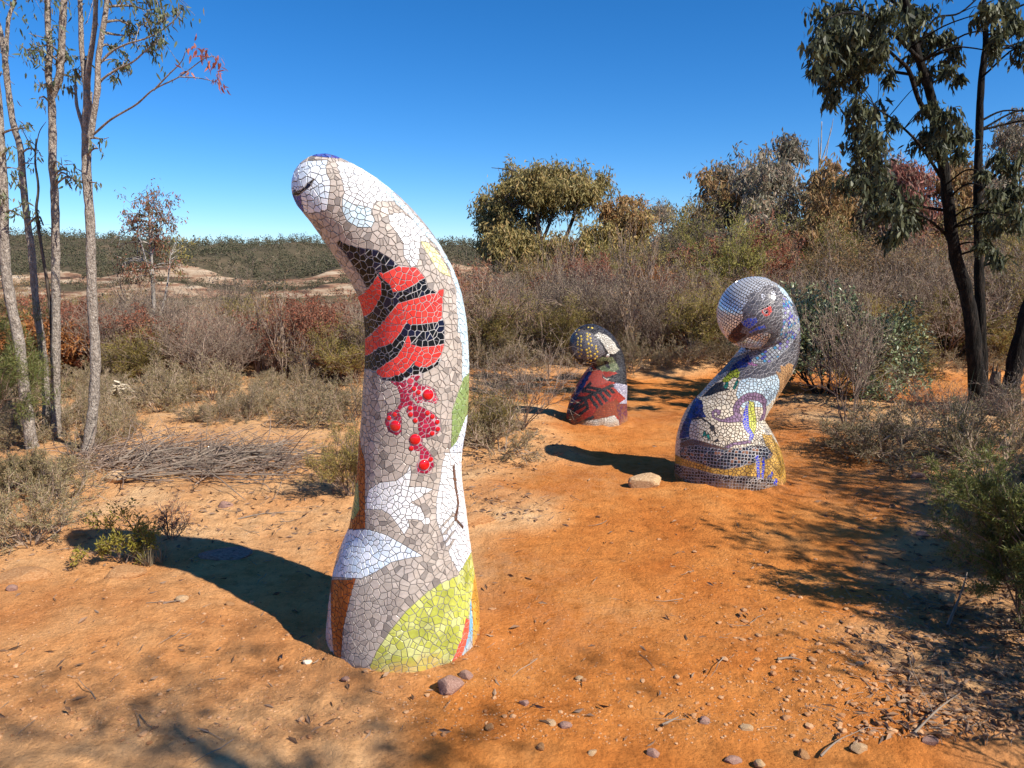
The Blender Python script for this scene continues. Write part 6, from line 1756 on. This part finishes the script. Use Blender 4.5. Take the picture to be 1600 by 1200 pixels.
def gravel():
    rng = np.random.default_rng(21)
    import bmesh
    protos = []
    for k in range(5):
        bm = bmesh.new(); bmesh.ops.create_icosphere(bm, subdivisions=1, radius=1.0)
        V = np.array([v.co[:] for v in bm.verts]) * (1 + rng.uniform(-.28, .28, (len(bm.verts), 1)))
        T = np.array([[v.index for v in f.verts] for f in bm.faces]); bm.free()
        protos.append((V, T))
    OV = np.array([[1, 0, 0], [0, 1, 0], [-1, 0, 0], [0, -1, 0], [.1, .1, 1], [0, 0, -1]], float); OT = np.array([[0, 1, 4], [1, 2, 4], [2, 3, 4], [3, 0, 4], [1, 0, 5], [2, 1, 5], [3, 2, 5], [0, 3, 5]])
    mb = MB()

    def field(n, f, smin, smax):
        c = 0
        while c < n:
            px = rng.uniform(-60, 1660, 400); py = 660 + 560 * rng.random(400) ** 0.8
            y = 1.6 / np.maximum((py - 400) / FPX, .05); x = (px - 800) / FPX * (y * cT + .26)
            pr = f(px, py, x, y)
            zz = height(x, y)
            for X, Y, Z_, q in zip(x, y, zz, rng.random(400) < pr):
                if not q or c >= n: continue
                V, T = protos[int(rng.integers(5))] if smax > .007 else (OV, OT)
                s = smin + (smax - smin) * rng.random() ** 3
                a = rng.uniform(0, 6.28); R = np.array([[math.cos(a), -math.sin(a), 0], [math.sin(a), math.cos(a), 0], [0, 0, 1]])
                mb.add((V * np.array([s * rng.uniform(.8, 1.5), s, s * rng.uniform(.45, .8)])) @ R.T + [X, Y, Z_ + s * .15], None, T)
                c += 1
    field(1300, lambda px, py, x, y: sstep(1050, 1350, px - (py - 1100) * .9) * sstep(820, 1150, py) * .9 + .02, 0.003, 0.015)
    field(700, lambda px, py, x, y: .25 * (1 - path_mask(x, y) * .85), 0.003, 0.012)
    field(350, lambda px, py, x, y: sstep(1000, 1180, py) * .4, 0.003, 0.011)
    field(8000, lambda px, py, x, y: .3 + .6 * sstep(900, 1150, py), 0.0015, 0.006)
    o = link('gravel', mb.mesh('gravel'), M['stone_mix']); tag(o, 'scattered pebbles and gravel on the orange soil', 'gravel', None, 'stuff')


gravel()


def litter():
    rng = np.random.default_rng(22)
    lb = MB(); segs = []

    def spots(n, f, y0=640):
        out = []
        while len(out) < n:
            px = rng.uniform(-60, 1660, 800); py = y0 + (1220 - y0) * rng.random(800)
            y = 1.6 / ((py - 400) / FPX); x = (px - 800) / FPX * (y * cT + .26)
            k = rng.random(800) < f(px, py, x, y)
            out += list(zip(x[k], y[k]))
        return np.array(out[:n])
    right = lambda px, py, x, y: sstep(1280, 1500, px) * sstep(640, 760, py)
    bank = lambda px, py, x, y: (1 - path_mask(x, y)) * ((px < 560) * sstep(1000, 700, py) * .6 + ((px > 720) & (px < 900) & (py < 830)) * .9)
    a = np.concatenate([spots(2600, right), spots(2600, bank, 600), spots(500, lambda px, py, x, y: np.full(len(px), .2)), spots(1500, lambda px, py, x, y: sstep(600, 610, py) * (px > 930) * (py < 660) * (1 - path_mask(x, y)), 598)])
    z = height(a[:, 0], a[:, 1]); n = len(a)
    pos = np.stack([a[:, 0], a[:, 1], z + rng.uniform(.002, .012, n)], 1)
    d = np.stack([rng.normal(0, 1, n), rng.normal(0, 1, n), rng.normal(0, .18, n)], 1)
    L = rng.uniform(.02, .06, n)
    leaves_arr(lb, pos, d, L, L * rng.uniform(.18, .4, n), rng, .3)
    o = link('leaf_litter', lb.mesh('leaf_litter'), M['litter']); tag(o, 'dry fallen leaves strewn beside the track and under shrubs', 'leaf litter', None, 'stuff')
    b = np.concatenate([spots(420, right), spots(500, bank, 600), spots(150, lambda px, py, x, y: np.full(len(px), .2), 760)])
    for X, Y in b:
        z = gz(X, Y); p = Vector((X, Y, z + rng.uniform(.004, .016)))
        L = .03 + .15 * rng.random() ** 3; q = rng.uniform(0, 6.28); d = Vector((math.cos(q), math.sin(q), rng.normal(0, .06))); r = .001 + L * .008
        for k in range(3):
            e = p + d * L / 3; e.z = max(e.z, gz(e.x, e.y) + .002)
            segs.append((p, e, r * (1 - .2 * k), r * (.8 - .2 * k))); p = e; d = (d + rvec(random) * .2); d.z *= .3; d.normalize()
    mb = MB(); segs_mesh(mb, segs, 4)
    o = link('twig_litter', mb.mesh('twig_litter'), M['dead_wood']); tag(o, 'small dry twigs strewn over the ground', 'twig litter', None, 'stuff')


random.seed(4)
litter()


def branch(pts, r0, label, group=None, mat='dead_wood', seed=0, forks=0, name='dead_branch'):
    r = random.Random(seed)
    mb = MB(); w = catmull(np.array(pts, float), 5)
    base = w[0].copy()
    tube(mb, w - base, np.linspace(r0, r0 * .35, len(w)), 6, .2, seed)
    segs = []
    for _ in range(forks):
        i = r.randrange(len(w) // 4, len(w) - 1); p = Vector(w[i] - base); d = Vector(w[i] - w[i - 1]).normalized()
        d = (d + rvec(r) * .5); d.z = abs(d.z) * .4; d.normalize(); L = r.uniform(.15, .4)
        for k in range(3):
            q = p + d * L / 3; segs.append((p, q, r0 * .4 * (1 - .25 * k), r0 * .4 * (.75 - .25 * k))); p = q; d = (d + rvec(r) * .18).normalized()
    segs_mesh(mb, segs, 4)
    o = link(name, mb.mesh(name, True), M[mat], None, base); tag(o, label, 'branch', group)


def brush_pile():
    rng = np.random.default_rng(31)
    for i in range(40):
        a = gp(rng.uniform(150, 340), rng.uniform(712, 760)); L = rng.uniform(.35, 1.3); q = rng.normal(.3, .75)
        b = a + np.array([math.cos(q) * L, math.sin(q) * L, 0]); b[2] = gz(b[0], b[1])
        h = abs(rng.normal(0, .05)) + .01
        m = (a + b) / 2 + rng.normal(0, .07, 3) * [1, 1, .2] + [0, 0, h + .02]
        branch([a + [0, 0, .015 + rng.uniform(0, .05)], m, b + [0, 0, abs(rng.normal(.02, .05))]], rng.uniform(.004, .0115), 'long grey dead branch in the brush pile left of the tall sculpture', 'branches of the brush pile', 'dead_wood', 600 + i, 6)
    segs = []
    r = random.Random(8)
    for i in range(900):
        g = gp(r.uniform(110, 450), r.gauss(726, 14)); p = Vector((g[0], g[1], g[2] + r.uniform(.0, .08)))
        d = Vector((.35 + r.gauss(0, .8), .2 + r.gauss(0, .8), r.gauss(0, .3))).normalized(); L = r.uniform(.1, .45); rr = r.uniform(.0018, .005)
        for k in range(3):
            q = p + d * L / 3; segs.append((p, q, rr, rr * .8)); p = q; rr *= .8; d = (d + rvec(r) * .2).normalized()
    mb = MB(); segs_mesh(mb, segs, 4)
    o = link('brushwood', mb.mesh('brushwood'), M['twig_grey']); tag(o, 'tangle of thin grey twigs in the brush pile at the left', 'brushwood', None, 'stuff')


brush_pile()
g1 = gp(1480, 985); g2 = gp(1500, 945); g3 = gp(1508, 925)
branch([g1 + [0, 0, .02], g2 + [0, 0, .06], g3 + [0, 0, .1]], .007, 'short pale dead branch leaning under the green shrub at the right', None, 'dead_wood', 651)
branch([gp(1428, 1150) + [0, 0, .01], gp(1465, 1120) + [0, 0, .03], gp(1500, 1090) + [0, 0, .02]], .0045, 'thin dead branch in the dark litter at the lower right', None, 'dead_wood', 652, 2)
branch([gp(1282, 1186) + [0, 0, .01], gp(1300, 1172) + [0, 0, .02], gp(1318, 1158) + [0, 0, .015]], .0045, 'weathered stick at the bottom edge left of the pale stone', None, 'dead_wood', 653, 1)
branch([gp(1035, 1136) + [0, 0, .008], gp(1050, 1130) + [0, 0, .012], gp(1060, 1124) + [0, 0, .01]], .005, 'short pale broken stick on the lower track', None, 'dead_wood', 654)
branch([gp(255, 945) + [0, 0, .006], gp(268, 943) + [0, 0, .01], gp(282, 941) + [0, 0, .008]], .005, 'short dark twig touching the round tan stone', None, 'twig_brown', 655)
branch([gp(1215, 1032) + [0, 0, .006], gp(1235, 1031) + [0, 0, .01], gp(1252, 1034) + [0, 0, .008]], .006, 'bleached stick lying in the striped shade on the track', None, 'dead_wood', 656)
branch([gp(372, 812) + [0, 0, .006], gp(410, 806) + [0, 0, .014], gp(445, 803) + [0, 0, .008]], .005, 'thin grey stick on the sand behind the sculpture shadow', None, 'dead_wood', 657, 1)

# two weathered stumps beside the dark gum
for i, (px, py, h, lab) in enumerate([(1548, 648, .42, 'splintered grey stump right beside the dark gum trunk'), (1560, 650, .3, 'shorter splintered stump between the dark gum trunks')]):
    g = gp(px, py); mb = MB(); rng = np.random.default_rng(700 + i)
    w = catmull(np.array([[0, 0, -.05], [.01, 0, h * .5], [.02, .01, h]]), 5); tube(mb, w, np.linspace(.06, .045, len(w)), 9, .25, 700 + i)
    for k in range(6):
        a = k * 1.05; p = Vector((.02 + .035 * math.cos(a), .01 + .035 * math.sin(a), h - .03)); segs_mesh(mb, [(p, p + Vector((0, 0, rng.uniform(.05, .14))), .014, .002)], 4)
    o = link('stump', mb.mesh('stump', False), M['bark_mid'], None, (g[0], g[1], gz(g[0], g[1]))); tag(o, lab, 'stump')

# pale heap of dry bark chunks behind the left trunks
def heap():
    rng = np.random.default_rng(41); g = gp(190, 630)
    root = bpy.data.objects.new('bark_heap', None); COL.objects.link(root); root.location = (g[0], g[1], gz(g[0], g[1]))
    tag(root, 'pale heap of broken dry bark behind the left gum trunks', 'bark heap')
    mb = MB()
    for i in range(150):
        a = rng.uniform(0, 6.28); q = rng.random() ** .6; p = np.array([math.cos(a) * q * .3, math.sin(a) * q * .22, (1 - q) * .2 + rng.uniform(0, .03)])
        d = Vector(rng.normal(0, 1, 3)).normalized(); d.z *= .4
        segs_mesh(mb, [(Vector(p), Vector(p) + d * rng.uniform(.04, .1), .014, .011)], 4)
    o = link('bark_chunks', mb.mesh('bark_chunks'), M['bleached'], root); o['kind'] = 'stuff'


heap()
